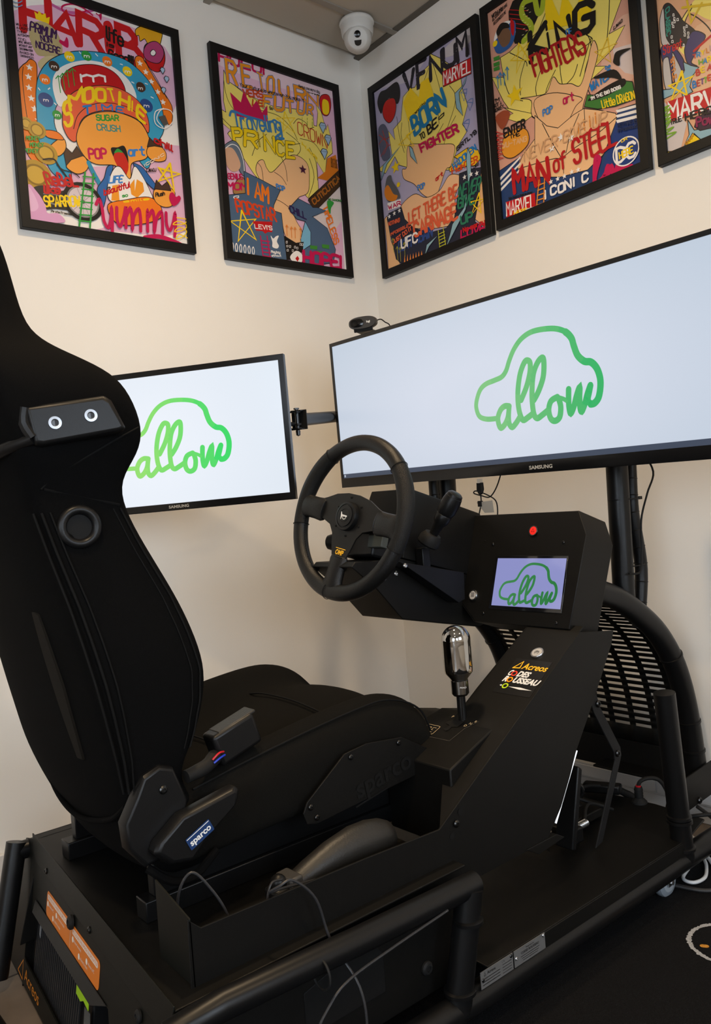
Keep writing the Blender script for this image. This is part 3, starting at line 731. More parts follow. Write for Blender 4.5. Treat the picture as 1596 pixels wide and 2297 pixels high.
['B','26232a',3,[(264,628),(308,623),(266,715)],'E'],
['B','26232a',3,[(328,626),(385,625),(335,699)],'N'],
['B','26232a',3,[(395,638),(451,626),(399,700)],'U'],
['B','26232a',3,[(463,628),(506,630),(464,705)],'M'],
['L','b8b0b8',1,[(199,691),(203,691)]],
['L','b8b0b8',1,[(228,679),(233,679)]],
['L','b8b0b8',1,[(257,667),(262,667)]],
['L','b8b0b8',1,[(289,682),(294,682)]],
['L','b8b0b8',1,[(317,671),(322,670)]],
['L','b8b0b8',1,[(348,685),(352,685)]],
['L','b8b0b8',1,[(375,674),(379,673)]],
['L','b8b0b8',1,[(402,662),(406,662)]],
['L','b8b0b8',1,[(431,677),(435,676)]],
['L','b8b0b8',1,[(457,666),(461,665)]],
['L','b8b0b8',1,[(485,680),(489,679)]],
['L','b8b0b8',1,[(214,677),(219,676)]],
['L','b8b0b8',1,[(244,665),(248,664)]],
['L','b8b0b8',1,[(276,680),(280,679)]],
['L','b8b0b8',1,[(304,668),(308,667)]],
['L','b8b0b8',1,[(335,683),(339,682)]],
['L','b8b0b8',1,[(362,671),(366,671)]],
['L','b8b0b8',1,[(389,660),(393,659)]],
['L','b8b0b8',1,[(418,674),(423,674)]],
['L','b8b0b8',1,[(444,663),(448,662)]],
['L','b8b0b8',1,[(473,677),(477,677)]],
['L','b8b0b8',1,[(200,674),(205,673)]],
['L','b8b0b8',1,[(233,689),(237,688)]],
['L','b8b0b8',1,[(262,677),(266,676)]],
['L','b8b0b8',1,[(290,665),(295,665)]],
['L','b8b0b8',1,[(322,680),(326,680)]],
['L','b8b0b8',1,[(349,669),(353,668)]],
['L','b8b0b8',1,[(379,683),(383,682)]],
['L','b8b0b8',1,[(406,672),(410,671)]],
['L','b8b0b8',1,[(432,661),(436,660)]],
['L','b8b0b8',1,[(461,675),(465,674)]],
['L','b8b0b8',1,[(486,664),(490,663)]],
['L','b8b0b8',1,[(219,686),(223,686)]],
['L','b8b0b8',1,[(248,674),(252,674)]],
['F','f6cf12',0,[(181,607),(225,644),(264,591),(279,637),(319,639),(338,566),(235,541),(202,528)]],
['FO','c4161c',0,[(387,627),(521,613),(518,560),(387,574)]],
['B','f2ece6',0,[(390,581),(514,568),(393,621)],'MARVEL'],
['T', '1a1716', 2, [(209, 531), (295, 555), (206, 542)], 'Uncrowned King'],
['T','1478a8',17,[(231,468),(391,508),(216,531)],'BORN'],
['T','1a1716',7,[(298,443),(347,455),(293,472)],'BE'],
['T','1a1716',5,[(353,471),(379,477),(355,485)],'a'],
['T','1a1716',5,[(258,438),(281,441),(252,459)],'TO'],
['T','c3104f',14,[(257,395),(442,394),(248,424)],'FIGHTER'],
['FSO','201c20',0,[(44,666),(63,697),(98,694),(157,695),(170,650),(152,617),(113,657),(77,644),(59,620)]],
['FSO','c02018',0,[(70,631),(93,654),(136,644),(143,608),(127,576),(99,567),(73,597)]],
['FS','5a5c70',0,[(37,569),(68,576),(89,541),(88,492),(91,442),(51,441),(33,498)]],
['LS','a83828',3,[(39,545),(71,516),(95,515)]],
['LS','a83828',3,[(35,511),(61,520),(87,489)]],
['LS','a83828',3,[(39,463),(72,483),(97,485)]],
['LS','a83828',3,[(60,553),(77,487),(54,463)]],
['L','4878b8',2,[(465,518),(481,522),(494,519),(491,506),(477,485),(465,518),(491,506)]],
['L','4878b8',2,[(489,475),(505,479),(517,476),(515,463),(500,442),(489,475),(515,463)]],
['L','4878b8',2,[(466,413),(482,417),(494,415),(492,401),(477,380),(466,413),(492,401)]],
['T','1a1716',4,[(428,332),(522,357),(426,345)],'GIRTLYB'],
['FO','8fb4c0',0,[(438,528),(475,537),(502,567),(487,540),(458,522),(458,495),(467,438),(440,477)]],
['FO','f0c01c',0,[(412,317),(476,324),(522,299),(533,267),(501,253),(461,266),(387,274),(384,287),(434,300)]],
['T','d84a1c',8,[(397,264),(517,261),(396,283)],'FIGHTER'],
['T','1c7ac0',7,[(407,275),(515,302),(401,295)],'HADOKEN'],
['T','1a1716',3,[(495,245),(527,249),(494,253)],'[JWAO]'],
['FO','8fb4c0',0,[(476,324),(488,296),(484,237),(440,130),(380,92),(364,59),(343,24),(389,66),(447,122),(466,196),(467,287)]],
['FO','8fb4c0',0,[(27,368),(49,425),(151,459),(69,421),(39,383)]],
['FO','8fb4c0',0,[(196,444),(212,425),(231,361),(200,401)]],
['FO','8fb4c0',0,[(233,23),(246,59),(304,75),(258,49)]],
['*','f6cf12',26,[(116,393)]],
['L','f6cf12',5,[(512,156),(470,94),(534,129),(472,139),(514,88),(512,156)]],
['L','f6cf12',4,[(229,488),(142,467),(222,431),(187,483),(229,488)]],
['*','f2ece6',10,[(453,231)]],
['*','f2ece6',10,[(483,230)]],
['*','f2ece6',10,[(509,224)]],
['*','f2ece6',10,[(60,223)]],
['*','f2ece6',10,[(89,226)]],
['*','f2ece6',10,[(118,227)]],
['T','3c80c8',7,[(224,266),(261,264),(223,283)],'POP'],
['T','c4161c',7,[(317,267),(352,275),(317,280)],'art'],
['T','2c7a5c',12,[(418,172),(515,166),(431,211)],'NEVER'],
['T','2c7a5c',12,[(413,136),(486,131),(417,167)],'GIVE'],
['T','2c7a5c',11,[(422,78),(475,76),(421,105)],'UP'],
['T', 'e0603c', 11, [(165, 161), (415, 179), (165, 201)], 'LET THERE BE'],
['T','e0603c',13,[(190,106),(406,107),(187,154)],'CARNAGE'],
['T','e0603c',5,[(52,190),(115,186),(54,203)],'NOTHING'],
['T','e0603c',4,[(59,149),(159,153),(61,159)],'IMPOSSIBLE'],
['T', 'e0603c', 4, [(70, 114), (176, 136), (66, 128)], 'JUST DO IT'],
['B','f2ece6',0,[(114,84),(201,85),(115,117)],'UFC'],
['FS','5c5c60',0,[(62,368),(87,372),(94,347),(122,301),(127,271),(95,279),(65,276),(46,315)]],
['FS','e0801c',0,[(48,334),(69,340),(93,299),(115,285),(99,271),(62,284),(45,309)]],
['o','f6cf12',9,[(124,323)]],
['F','f2ece6',0,[(56,276),(132,266),(128,239),(57,247)]],
['T','c3104f',8,[(62,250),(129,245),(59,265)],'WAR'],
['T','c3104f',10,[(416,32),(528,22),(419,56)],'LOVE'],
['T', 'c4161c', 5, [(430, 47), (528, 47), (428, 62)], 'No mercy'],
['L','c0c02c',3,[(310,90),(311,28)]],
['L','c0c02c',3,[(335,94),(340,31)]],
['L','c0c02c',3,[(309,77),(340,78)]],
['L','c0c02c',3,[(309,66),(340,67)]],
['L','c0c02c',3,[(310,55),(341,56)]],
['L','c0c02c',3,[(310,43),(342,44)]],
['L','c0c02c',3,[(310,32),(342,33)]],
['L','b8b02c',2,[(90,45),(91,99)]],
['L','b8b02c',2,[(84,91),(91,99),(97,89)]],
['L','b8b02c',2,[(105,38),(106,91)]],
['L','b8b02c',2,[(100,83),(106,91),(113,81)]],
['L','b8b02c',2,[(130,49),(131,102)]],
['L','b8b02c',2,[(125,95),(131,102),(138,93)]],
['L','b8b02c',2,[(70,82),(71,136)]],
['L','b8b02c',2,[(65,129),(71,136),(78,126)]],
['F','e88a3c',0,[(120,24),(129,56),(130,25)]],
['F','e88a3c',0,[(136,25),(144,54),(145,25)]],
['F','e88a3c',0,[(152,25),(160,52),(161,26)]],
['F','e88a3c',0,[(167,26),(175,50),(177,27)]],
['F','e88a3c',0,[(183,27),(190,49),(192,27)]],
['F','e88a3c',0,[(198,27),(205,47),(207,28)]],
['F','e88a3c',0,[(213,28),(220,45),(222,28)]],
['T', '1a1716', 3, [(506, 624), (522, 621), (510, 689)], 'THE WAY'],
],
'P4': [
['F','dba088',0,[(-6,776),(196,1026),(593,740),(528,-247),(-50,-60)]],
['FS','e4b49c',0,[(462,428),(537,443),(533,276),(411,260)]],
['F','dccac4',0,[(470,380),(529,367),(530,278),(502,297),(475,337)]],
['FO','f2dc6e',0,[(160,658),(263,679),(330,714),(470,775),(534,708),(519,519),(462,428),(514,427),(470,380),(411,358),(445,343),(365,318),(346,234),(209,272),(154,328),(87,367),(64,407),(24,503),(72,482),(65,549),(105,549),(141,558)]],
['FO','f2dc6e',0,[(62,387),(183,314),(148,308),(118,314),(63,352),(99,352)]],
['LS','1a1716',2.5,[(72,482),(92,414),(141,374)]],
['LS','1a1716',2.5,[(105,546),(161,494),(168,473)]],
['LS','1a1716',2.5,[(134,396),(137,443),(161,491)]],
['LS','1a1716',2.5,[(199,350),(195,395),(225,448)]],
['LS','1a1716',2.5,[(222,325),(235,371),(272,412)]],
['LS','1a1716',2.5,[(297,326),(290,383),(289,419)]],
['LS','1a1716',2.5,[(389,276),(371,347),(401,422),(382,482)]],
['LS','1a1716',2.5,[(454,414),(466,477),(476,557)]],
['LS','1a1716',2.5,[(251,597),(219,559),(188,551)]],
['LS','1a1716',2.5,[(388,462),(406,437),(346,429)]],
['LS','1a1716',2.5,[(299,350),(333,364),(351,392)]],
['LS','1a1716',2.5,[(356,354),(384,412),(403,445)]],
['FSO','f2bd88',0,[(133,385),(174,360),(182,301),(331,240),(366,279),(412,365),(422,401),(413,433),(401,422),(381,371),(354,327),(323,347),(284,364),(262,395),(234,360),(192,367)]],
['FSO','f2bd88',0,[(187,356),(194,298),(225,259),(265,236),(303,242),(333,273),(358,284),(336,304),(258,348)]],
['FO','f2c08c',0,[(183,310),(225,259),(265,236),(324,252),(360,255),(409,230),(464,197),(470,174),(447,113),(407,93),(357,72),(260,86),(131,133),(102,157),(99,173),(125,206),(176,238)]],
['LS','1a1716',2.5,[(99,170),(156,163),(241,150),(269,142),(324,154),(404,165),(467,185)]],
['LS','1a1716',2.5,[(209,273),(237,207),(269,142)]],
['LS','1a1716',2.5,[(343,247),(307,197),(287,150)]],
['LS','1a1716',2,[(177,249),(172,195)]],
['LS','1a1716',2,[(275,136),(273,93)]],
['LS','1a1716',2,[(362,257),(361,211)]],
['FO','26406e',0,[(103,161),(131,133),(260,86),(357,72),(414,93),(462,170),(473,204),(535,195),(538,14),(353,19),(24,17),(14,190),(116,205),(100,177)]],
['F','1f3a7a',0,[(462,170),(529,156),(535,22),(395,40),(430,94)]],
['F','f2ece6',0,[(24,169),(116,207),(115,200),(24,159)]],
['F','f2ece6',0,[(465,205),(531,193),(532,185),(469,196)]],
['F','f2ece6',0,[(22,150),(114,188),(113,181),(22,140)]],
['F','f2ece6',0,[(464,191),(530,179),(531,170),(468,182)]],
['F','f2ece6',0,[(20,131),(112,169),(112,162),(20,121)]],
['F','f2ece6',0,[(463,177),(529,164),(530,155),(467,167)]],
['FO','1a1716',0,[(114,674),(133,697),(189,694),(262,666),(258,625),(222,600),(194,570),(162,549),(129,564),(112,616)]],
['L','c4161c',2,[(118,678),(188,638)]],
['L','c4161c',2,[(117,665),(186,623)]],
['L','c4161c',2,[(116,652),(185,609)]],
['L','c4161c',2,[(114,639),(184,594)]],
['L','c4161c',2,[(113,626),(182,580)]],
['LS','a8b82c',20,[(212,665),(178,671),(164,653),(170,625),(192,596),(194,570),(163,556)]],
['LS','a8b82c',19,[(217,674),(224,617),(240,613),(252,656)]],
['T','a8b82c',16,[(274,624),(282,624),(277,658)],'I'],
['L','e8e4b0',1.5,[(167,662),(173,661)]],
['L','e8e4b0',1.5,[(176,652),(182,651)]],
['L','e8e4b0',1.5,[(184,641),(191,640)]],
['L','e8e4b0',1.5,[(193,630),(199,629)]],
['L','e8e4b0',1.5,[(169,635),(176,634)]],
['L','e8e4b0',1.5,[(178,625),(184,624)]],
['L','e8e4b0',1.5,[(187,614),(193,613)]],
['L','e8e4b0',1.5,[(163,619),(169,618)]],
['L','e8e4b0',1.5,[(172,608),(178,607)]],
['L','e8e4b0',1.5,[(181,597),(187,597)]],
['L','e8e4b0',1.5,[(189,587),(196,586)]],
['L','e8e4b0',1.5,[(165,592),(172,591)]],
['L','e8e4b0',1.5,[(174,581),(181,580)]],
['L','e8e4b0',1.5,[(183,570),(189,569)]],
['L','e8e4b0',1.5,[(159,575),(166,574)]],
['L','e8e4b0',1.5,[(168,564),(174,563)]],
['F','f6cf12',0,[(253,614),(263,679),(301,562),(323,628),(356,547),(392,601),(419,551),(407,505),(353,513),(251,544)]],
['B','1a1716',2,[(186,480),(245,482),(189,565)],'K'],
['B','1a1716',2,[(258,487),(278,485),(252,557)],'i'],
['B','1a1716',2,[(294,477),(342,473),(284,549)],'N'],
['B','1a1716',2,[(350,480),(412,468),(357,560)],'G'],
['T','3c80c8',3,[(322,493),(341,489),(321,511)],'OF'],
['T','b0181c',12,[(198,427),(384,412),(183,496)],'FIGHTERS'],
['T', '1a1716', 3, [(46, 688), (93, 691), (45, 699)], 'WITH MY'],
['T', '1a1716', 3, [(47, 676), (111, 696), (46, 684)], 'GLASSES NO ONE'],
['T', '1a1716', 3, [(50, 662), (103, 675), (50, 671)], 'RECOGNIZES ME'],
['o','f2ece6',46,[(91,607)]],
['FS','2f5c9a',0,[(44,603),(68,618),(127,638),(138,611),(121,568),(84,559),(54,569)]],
['FS','7a5840',0,[(65,631),(96,634),(116,607),(108,577),(81,575),(63,610)]],
['FS','1a1716',0,[(59,637),(80,653),(106,641),(113,623),(87,631),(66,619)]],
['FS','c4161c',0,[(119,645),(133,628),(127,591),(118,606)]],
['o','f6cf12',10,[(50,602)]],
['L','f6cf12',4,[(144,557),(126,470),(183,539),(107,519),(180,486),(144,557)]],
['*','f6cf12',34,[(113,405)]],
['L','e0b820',3,[(458,419),(462,346),(413,399),(488,389),(416,366),(458,419)]],
['L','3c88b8',3,[(49,455),(49,496)]],
['L','3c88b8',3,[(42,490),(49,496),(55,484)]],
['L','3c88b8',3,[(61,461),(61,502)]],
['L','3c88b8',3,[(54,496),(61,502),(67,490)]],
['L','3c88b8',3,[(76,453),(76,494)]],
['L','3c88b8',3,[(69,487),(76,494),(82,482)]],
['L','3c88b8',3,[(90,465),(91,506)]],
['L','3c88b8',3,[(84,499),(91,506),(97,494)]],
['F','3f8a34',0,[(39,561),(64,557),(65,543),(40,549)]],
['F','3f8a34',0,[(37,543),(62,539),(63,526),(38,531)]],
['F','3f8a34',0,[(36,528),(60,525),(61,511),(37,517)]],
['T','1a1716',3,[(26,415),(49,413),(26,427)],"I'M"],
['T', '1a1716', 3, [(25, 401), (57, 399), (25, 412)], 'NOT A'],
['T','1a1716',3,[(25,385),(64,384),(26,396)],'MONKEY'],
['T','1a1716',2,[(479,430),(514,441),(480,438)],'[JWAO]'],
['T','c3104f',8,[(293,297),(329,294),(293,321)],'art'],
['T','3c80c8',8,[(216,293),(251,293),(216,311)],'POP'],
['T','1c7ac0',9,[(391,293),(461,305),(389,315)],'WATER'],
['T','1c7ac0',5,[(444,333),(459,333),(444,342)],'be'],
['FS','1a1716',0,[(472,351),(484,366),(528,354),(494,348),(489,323),(471,338)]],
['FS','1a1716',0,[(401,327),(470,321),(493,280),(461,301)]],
['FO','3f7a34',0,[(364,258),(378,288),(442,257),(489,272),(504,272),(525,260),(531,209),(466,216),(409,232)]],
['FS','1a1716',0,[(377,271),(437,284),(497,282),(499,260),(431,258)]],
['T', 'f2ece6', 4, [(391, 267), (488, 258), (389, 276)], "I'M THE BIG BOSS"],
['T', 'f6cf12', 7, [(425, 228), (529, 210), (422, 251)], 'Little DRAGON'],
['FS','a04a2c',0,[(28,366),(61,376),(87,361),(80,338),(51,319)]],
['FSO','e89a2c',0,[(45,264),(67,297),(124,293),(153,270),(149,230),(90,212),(51,231)]],
['T','1a1716',9,[(59,289),(144,287),(59,315)],'ENTER'],
['T','1a1716',4,[(82,276),(122,271),(81,288)],'THE'],
['T','e8b078',4,[(49,258),(146,243),(50,273)],'WU-TANG'],
['L','c0342c',4,[(26,321),(56,302),(27,309)]],
['L','c0342c',4,[(24,308),(54,289),(25,296)]],
['L','c0342c',4,[(23,295),(53,277),(24,283)]],
['L','c0342c',4,[(21,281),(52,264),(23,269)]],
['L','c0342c',4,[(20,268),(51,251),(21,256)]],
['L','c0342c',4,[(19,255),(49,239),(20,243)]],
['L','c0342c',4,[(17,241),(48,226),(18,229)]],
['T','b8181c',14,[(83,99),(218,87),(83,172)],'MAN'],
['T','b8181c',12,[(241,108),(283,107),(241,157)],'of'],
['T','b8181c',15,[(316,106),(462,110),(313,176)],'STEEL'],
['*','f2ece6',13,[(275,203)]],
['*','f2ece6',13,[(310,187)]],
['*','f2ece6',13,[(239,183)]],
['*','f2ece6',9,[(226,83)]],
['*','f2ece6',9,[(252,83)]],
['*','f2ece6',9,[(277,82)]],
['*','f2ece6',9,[(304,85)]],
['*','f2ece6',9,[(327,83)]],
['T','e08a2c',3,[(339,188),(403,194),(339,220)],'iiii'],
['T', 'd8a878', 4, [(131, 184), (433, 182), (135, 217)], 'NEVER GIVE UP'],
['T','f2ece6',7,[(201,39),(221,39),(202,63)],'I'],
['T','f2ece6',7,[(223,42),(243,42),(224,67)],'C'],
['T','f2ece6',7,[(252,39),(272,39),(253,64)],'O'],
['T','f2ece6',7,[(277,41),(297,41),(278,65)],'N'],
['T','f2ece6',7,[(308,41),(328,41),(309,65)],'I'],
['T','f2ece6',7,[(339,40),(358,40),(340,64)],'C'],
['LS','c3104f',13,[(378,24),(388,56),(402,87),(389,92),(382,26),(414,32),(427,56),(434,39),(410,30),(439,52),(444,18),(461,50),(463,24),(475,24),(499,50),(485,55),(475,27),(502,28)]],
['o','f2ece6',43,[(489,76)]],
['o','1f3a7a',39,[(489,76)]],
['B','f2ece6',0,[(458,53),(518,53),(459,94)],'DC'],
['T','f6cf12',6,[(468,62),(512,64),(467,80)],'HERE'],
['T','f6cf12',5,[(477,106),(496,107),(477,113)],'OR'],
['F','c4161c',0,[(45,81),(163,71),(163,26),(42,31)]],
['B','f2ece6',0,[(44,36),(158,27),(46,77)],'MARVEL'],
['T','f6cf12',5,[(74,28),(127,23),(75,39)],'HERE'],
['T', '1a1716', 2, [(59, 84), (152, 73), (59, 92)], 'No hero here now'],
['L','e08a2c',4,[(183,104),(165,23)]],
['L','e08a2c',4,[(204,100),(193,22)]],
['L','e08a2c',4,[(178,89),(204,88)]],
['L','e08a2c',4,[(175,74),(202,73)]],
['L','e08a2c',4,[(172,59),(200,57)]],
['L','e08a2c',4,[(168,44),(198,42)]],
['L','e08a2c',4,[(165,29),(196,27)]],
['T', '18264c', 4, [(471, 152), (530, 142), (471, 163)], 'NOTHING IS'],
['T','18264c',4,[(470,139),(529,129),(470,147)],'IMPOSSIBLE'],
],
'P5': [
['F','e0a880',0,[(24,569),(357,432),(316,-128),(11,6)]],
['FS','e8b890',0,[(121,318),(200,297),(210,178),(109,166)]],
['FS','f2dc6e',0,[(70,328),(92,362),(116,379),(140,396),(245,386),(219,295),(163,329),(121,369),(94,341),(97,271),(81,288)]],
['LS','1a1716',3,[(70,328),(92,362),(123,389)]],
['LS','1a1716',3,[(92,316),(104,356),(126,382)]],
['LS','1a1716',3,[(113,371),(136,347),(161,311),(178,273)]],
['FSO','26232a',0,[(45,424),(63,423),(85,386),(96,360),(107,345),(126,319),(132,300),(107,293),(90,294),(62,308),(45,342),(42,388)]],
['FSO','c4bcb8',0,[(32,393),(45,421),(46,376),(47,339),(58,310),(35,323),(31,353)]],
['FSO','3a3468',0,[(98,290),(121,318),(154,291),(138,270),(125,257),(111,240),(126,223),(103,238),(95,268)]],
['FSO','3a3468',0,[(30,319),(62,308),(88,263),(92,233),(72,223),(49,209),(33,271)]],
['FSO','c4bcb8',0,[(33,281),(45,286),(50,273),(53,207),(44,197),(34,204),(30,242)]],
['FSO','c4bcb8',0,[(60,288),(71,267),(83,228),(75,209),(62,203)]],
['L','c4161c',7,[(121,266),(173,284)]],
['FO','8fb4c0',0,[(89,252),(110,232),(130,218),(112,204),(102,179),(109,162),(80,161),(78,178),(21,179),(21,206),(48,197),(75,205),(91,228)]],
['F','d0c4c0',0,[(23,176),(71,111),(86,87),(64,26),(24,35)]],
['FO','8fb4c0',0,[(89,96),(105,61),(154,49),(237,33),(234,-3),(126,21),(104,52),(69,24),(90,55)]],
['FO','f6cf12',0,[(22,36),(51,24),(68,22),(100,55),(125,24),(151,25),(179,27),(175,-18),(33,8)]],
['FO','3a2438',0,[(106,69),(113,85),(151,104),(184,94),(180,42),(121,53)]],
['T','2c8a7a',5,[(51,413),(49,340),(62,416)],'CLASSIC'],
['T','c4161c',7,[(35,297),(88,291),(37,320)],'Street'],
['T','d8842c',5,[(55,273),(58,213),(64,279)],'STYLE'],
['L','f2ece6',1.5,[(71,391),(74,389),(74,383),(70,385),(71,391)]],
['L','f2ece6',1.5,[(72,380),(76,378),(75,372),(71,374),(72,380)]],
['L','f2ece6',1.5,[(81,373),(85,371),(85,365),(80,367),(81,373)]],
['L','f2ece6',1.5,[(72,372),(76,370),(76,364),(72,365),(72,372)]],
['L','f2ece6',1.5,[(66,371),(69,369),(69,363),(65,365),(66,371)]],
['L','f2ece6',1.5,[(67,361),(71,359),(71,353),(67,355),(67,361)]],
['L','f2ece6',1.5,[(61,336),(65,334),(64,328),(60,330),(61,336)]],
['L','f2ece6',1.5,[(62,323),(66,321),(66,315),(61,317),(62,323)]],
['L','f2ece6',1.5,[(97,342),(101,340),(101,334),(97,336),(97,342)]],
['L','f2ece6',1.5,[(105,343),(108,341),(108,335),(104,337),(105,343)]],
['L','f2ece6',1.5,[(98,333),(101,331),(101,325),(97,327),(98,333)]],
['L','f2ece6',1.5,[(98,323),(102,321),(101,315),(97,317),(98,323)]],
['L','f2ece6',1.5,[(107,323),(111,321),(111,315),(107,317),(107,323)]],
['L','f2ece6',1.5,[(107,313),(110,312),(110,306),(106,307),(107,313)]],
['L','f2ece6',1.5,[(93,298),(96,296),(96,290),(92,291),(93,298)]],
['L','f6cf12',7,[(83,228),(47,164),(112,202),(45,207),(93,160),(83,228)]],
['L','d8b41c',6,[(98,393),(179,360)]],
['L','d8b41c',6,[(112,409),(119,342),(151,377)]],
['T','c4342c',8,[(118,247),(126,245),(117,257)],'T'],
['T','2c88c0',8,[(128,246),(136,244),(128,257)],'R'],
['T','f6cf12',8,[(140,246),(148,244),(140,257)],'Y'],
['T','d8842c',8,[(154,245),(160,243),(154,256)],'L'],
['T','8a6ab0',8,[(164,244),(166,244),(164,259)],'I'],
['T','7aa82c',8,[(132,224),(142,221),(132,236)],'H'],
['T','2c88c0',8,[(144,222),(152,220),(145,233)],'A'],
['T','f6cf12',8,[(156,220),(164,219),(156,232)],'R'],
['T','c4342c',8,[(123,199),(132,198),(123,213)],'B'],
['T','f6cf12',8,[(137,201),(145,199),(137,214)],'E'],
['T','c4342c',8,[(153,199),(163,197),(155,212)],'A'],
['T','1c7ac0',8,[(111,171),(120,171),(111,187)],'B'],
['T','c4342c',8,[(123,171),(130,170),(124,185)],'E'],
['T','6a3a80',8,[(133,171),(140,170),(134,184)],'T'],
['T','7aa82c',8,[(142,171),(149,169),(143,184)],'T'],
['T','d8442c',8,[(153,172),(161,171),(153,185)],'E'],
['F','c4161c',0,[(35,167),(236,143),(236,90),(35,110)]],
['B','f2ece6',0,[(39,114),(232,88),(39,161)],'MARVEL'],
['T','1a1716',5,[(41,102),(73,100),(40,114)],'TRUE'],
['T','1a1716',10,[(84,96),(156,87),(84,112)],'HERO'],
['T','8a1c4c',12,[(114,67),(191,53),(114,89)],'Power'],
['LS','7aa82c',4,[(23,154),(40,154),(22,144),(44,145),(23,131),(43,131),(24,119),(42,121),(23,107),(41,112),(25,94),(48,92),(24,82),(54,76),(27,69)]],
['T','c88a1c',3,[(79,28),(102,45),(79,36)],'SHHH'],
],
}
# ------------------------------------------------------------------ framed posters
PW, PH = .561, .740
def build_poster(key, o, R, U, N, label):
    M = Matrix((R, U, N)).transposed().to_4x4(); M.translation = Vector(o)
    t = thing('framed_poster', label, 'poster', group='framed pop art posters', mw=M)
    pl = Plane(o, R, U, N); fw = .027; mb = MB()
    # mitred frame with a raised lip, back at -G, front at 0
    for a, b, ia, ib in (((0,0),(PW,0),(fw,fw),(PW-fw,fw)), ((PW,0),(PW,PH),(PW-fw,fw),(PW-fw,PH-fw)), ((PW,PH),(0,PH),(PW-fw,PH-fw),(fw,PH-fw)), ((0,PH),(0,0),(fw,PH-fw),(fw,fw))):
        q = []
        for (x, y), (ix, iy) in ((a, ia), (b, ib)):
            q.append([pl.p(x, y, -G+.002), pl.p(x, y, -.001), pl.p(x+(ix-x)*.06, y+(iy-y)*.06, 0), pl.p(ix, iy, 0), pl.p(ix, iy, -.008), pl.p(ix, iy, -G+.002)])
        mb.loft(q)
    mb.build('frame', m_frame, t, ang=25)
    MB().prism([pl.p(.004, .004, -G+.0005), pl.p(PW-.004, .004, -G+.0005), pl.p(PW-.004, PH-.004, -G+.0005), pl.p(.004, PH-.004, -G+.0005)], pl.N*.0115).build('backing_board', m_matte, t)
    pr = MB(); h = -.0099; lo, hx, hy = 14, 561-14, 740-14
    def cl(p): return [(min(max(x, lo), hx)/1000, min(max(y, lo), hy)/1000) for x, y in p]
    pl.fill(pr, [(.014, .014), (hx/1000, .014), (hx/1000, hy/1000), (.014, hy/1000)], ink('f2ece6'), h)
    blk = ink('1a1716')
    for q in POSTER_ART[key]:
        k, c, w, pts = q[0], q[1], q[2]/1000, q[3]; m = ink(c); h += .00003
        if k[0] == 'F':
            P = [Vector((x, y)) for x, y in pts]
            if 'S' in k: P = catmull(P, 5, True)
            P = cl([(v.x, v.y) for v in P]); D = []
            for v in P:
                if not D or (Vector(v)-Vector(D[-1])).length > 2e-4: D.append(v)
            if len(D) < 3: continue
            pl.fill(pr, D, m, h)
            if 'O' in k: pl.stroke(pr, D+[D[0]], .0022, blk, h+.00001, cap=False)
        elif k[0] == 'L':
            P = [Vector((x, y)) for x, y in pts]
            if 'S' in k and len(P) > 2: P = catmull(P, 5)
            pl.stroke(pr, cl([(v.x, v.y) for v in P]), w, m, h)
        elif k in 'TB':
            bl, br, tl = [Vector((x/1000, y/1000)) for x, y in pts]
            st, W_ = text_strokes(q[4]); ex = (br-bl)/W_; ey = (tl-bl)/6
            if len(q[4]) == 1 and W_ < 4: ex = (br-bl)/4
            if k == 'T': w = min(w, ex.length*1.7, ey.length*1.7)
            if k == 'B':
                w = min(ex.length*1.25, ey.length*1.35)+w*.8; ins = w*.5
            for s_k, s_i in enumerate(st):
                P = [bl+ex*a+ey*b for a, b in s_i]
                if k == 'T' and len(P) > 3: P = catmull(P, 3)
                P = [Vector(v) for v in cl([(v.x*1000, v.y*1000) for v in P])]
                if all((P[i]-P[0]).length < 1e-4 for i in range(len(P))): continue
                pl.stroke(pr, P, w, m, h+(s_k % 4)*6e-6)
        elif k == '*':
            (x, y), R0 = pts[0], q[2]
            P = [(x+(R0 if i % 2 == 0 else R0*.42)*math.sin(i*math.pi/5), y+(R0 if i % 2 == 0 else R0*.42)*math.cos(i*math.pi/5)) for i in range(10)]
            pl.fill(pr, cl(P), m, h)
        elif k == 'o':
            (x, y), R0 = pts[0], q[2]
            pl.fill(pr, cl([(x+R0*math.cos(i*math.tau/28), y+R0*.95*math.sin(i*math.tau/28)) for i in range(28)]), m, h)
    pr.build('print', None, t)
    return t
A_ax = (Vector((1,0,0)), Vector((0,0,1)), Vector((0,-1,0))); B_ax = (Vector((0,-1,0)), Vector((0,0,1)), Vector((-1,0,0)))
build_poster('P1', (-1.349, 0, 1.848), *A_ax, 'black framed pop art poster with pink ground, lettering SMOOTHIE and big red letters')
build_poster('P2', (-.672, 0, 1.848), *A_ax, 'black framed poster lettered TRAVELING PRINCE over yellow flames, dark red crown')
build_poster('P3', (0, -.038, 1.847), *B_ax, 'black framed poster lettered BORN TO BE A FIGHTER beside the room corner')
build_poster('P4', (0, -.617, 1.852), *B_ax, 'black framed poster lettered KING OF FIGHTERS and MAN OF STEEL')
build_poster('P5', (0, -1.203, 1.846), *B_ax, 'black framed poster with striped trainer, cut off by the right picture edge')
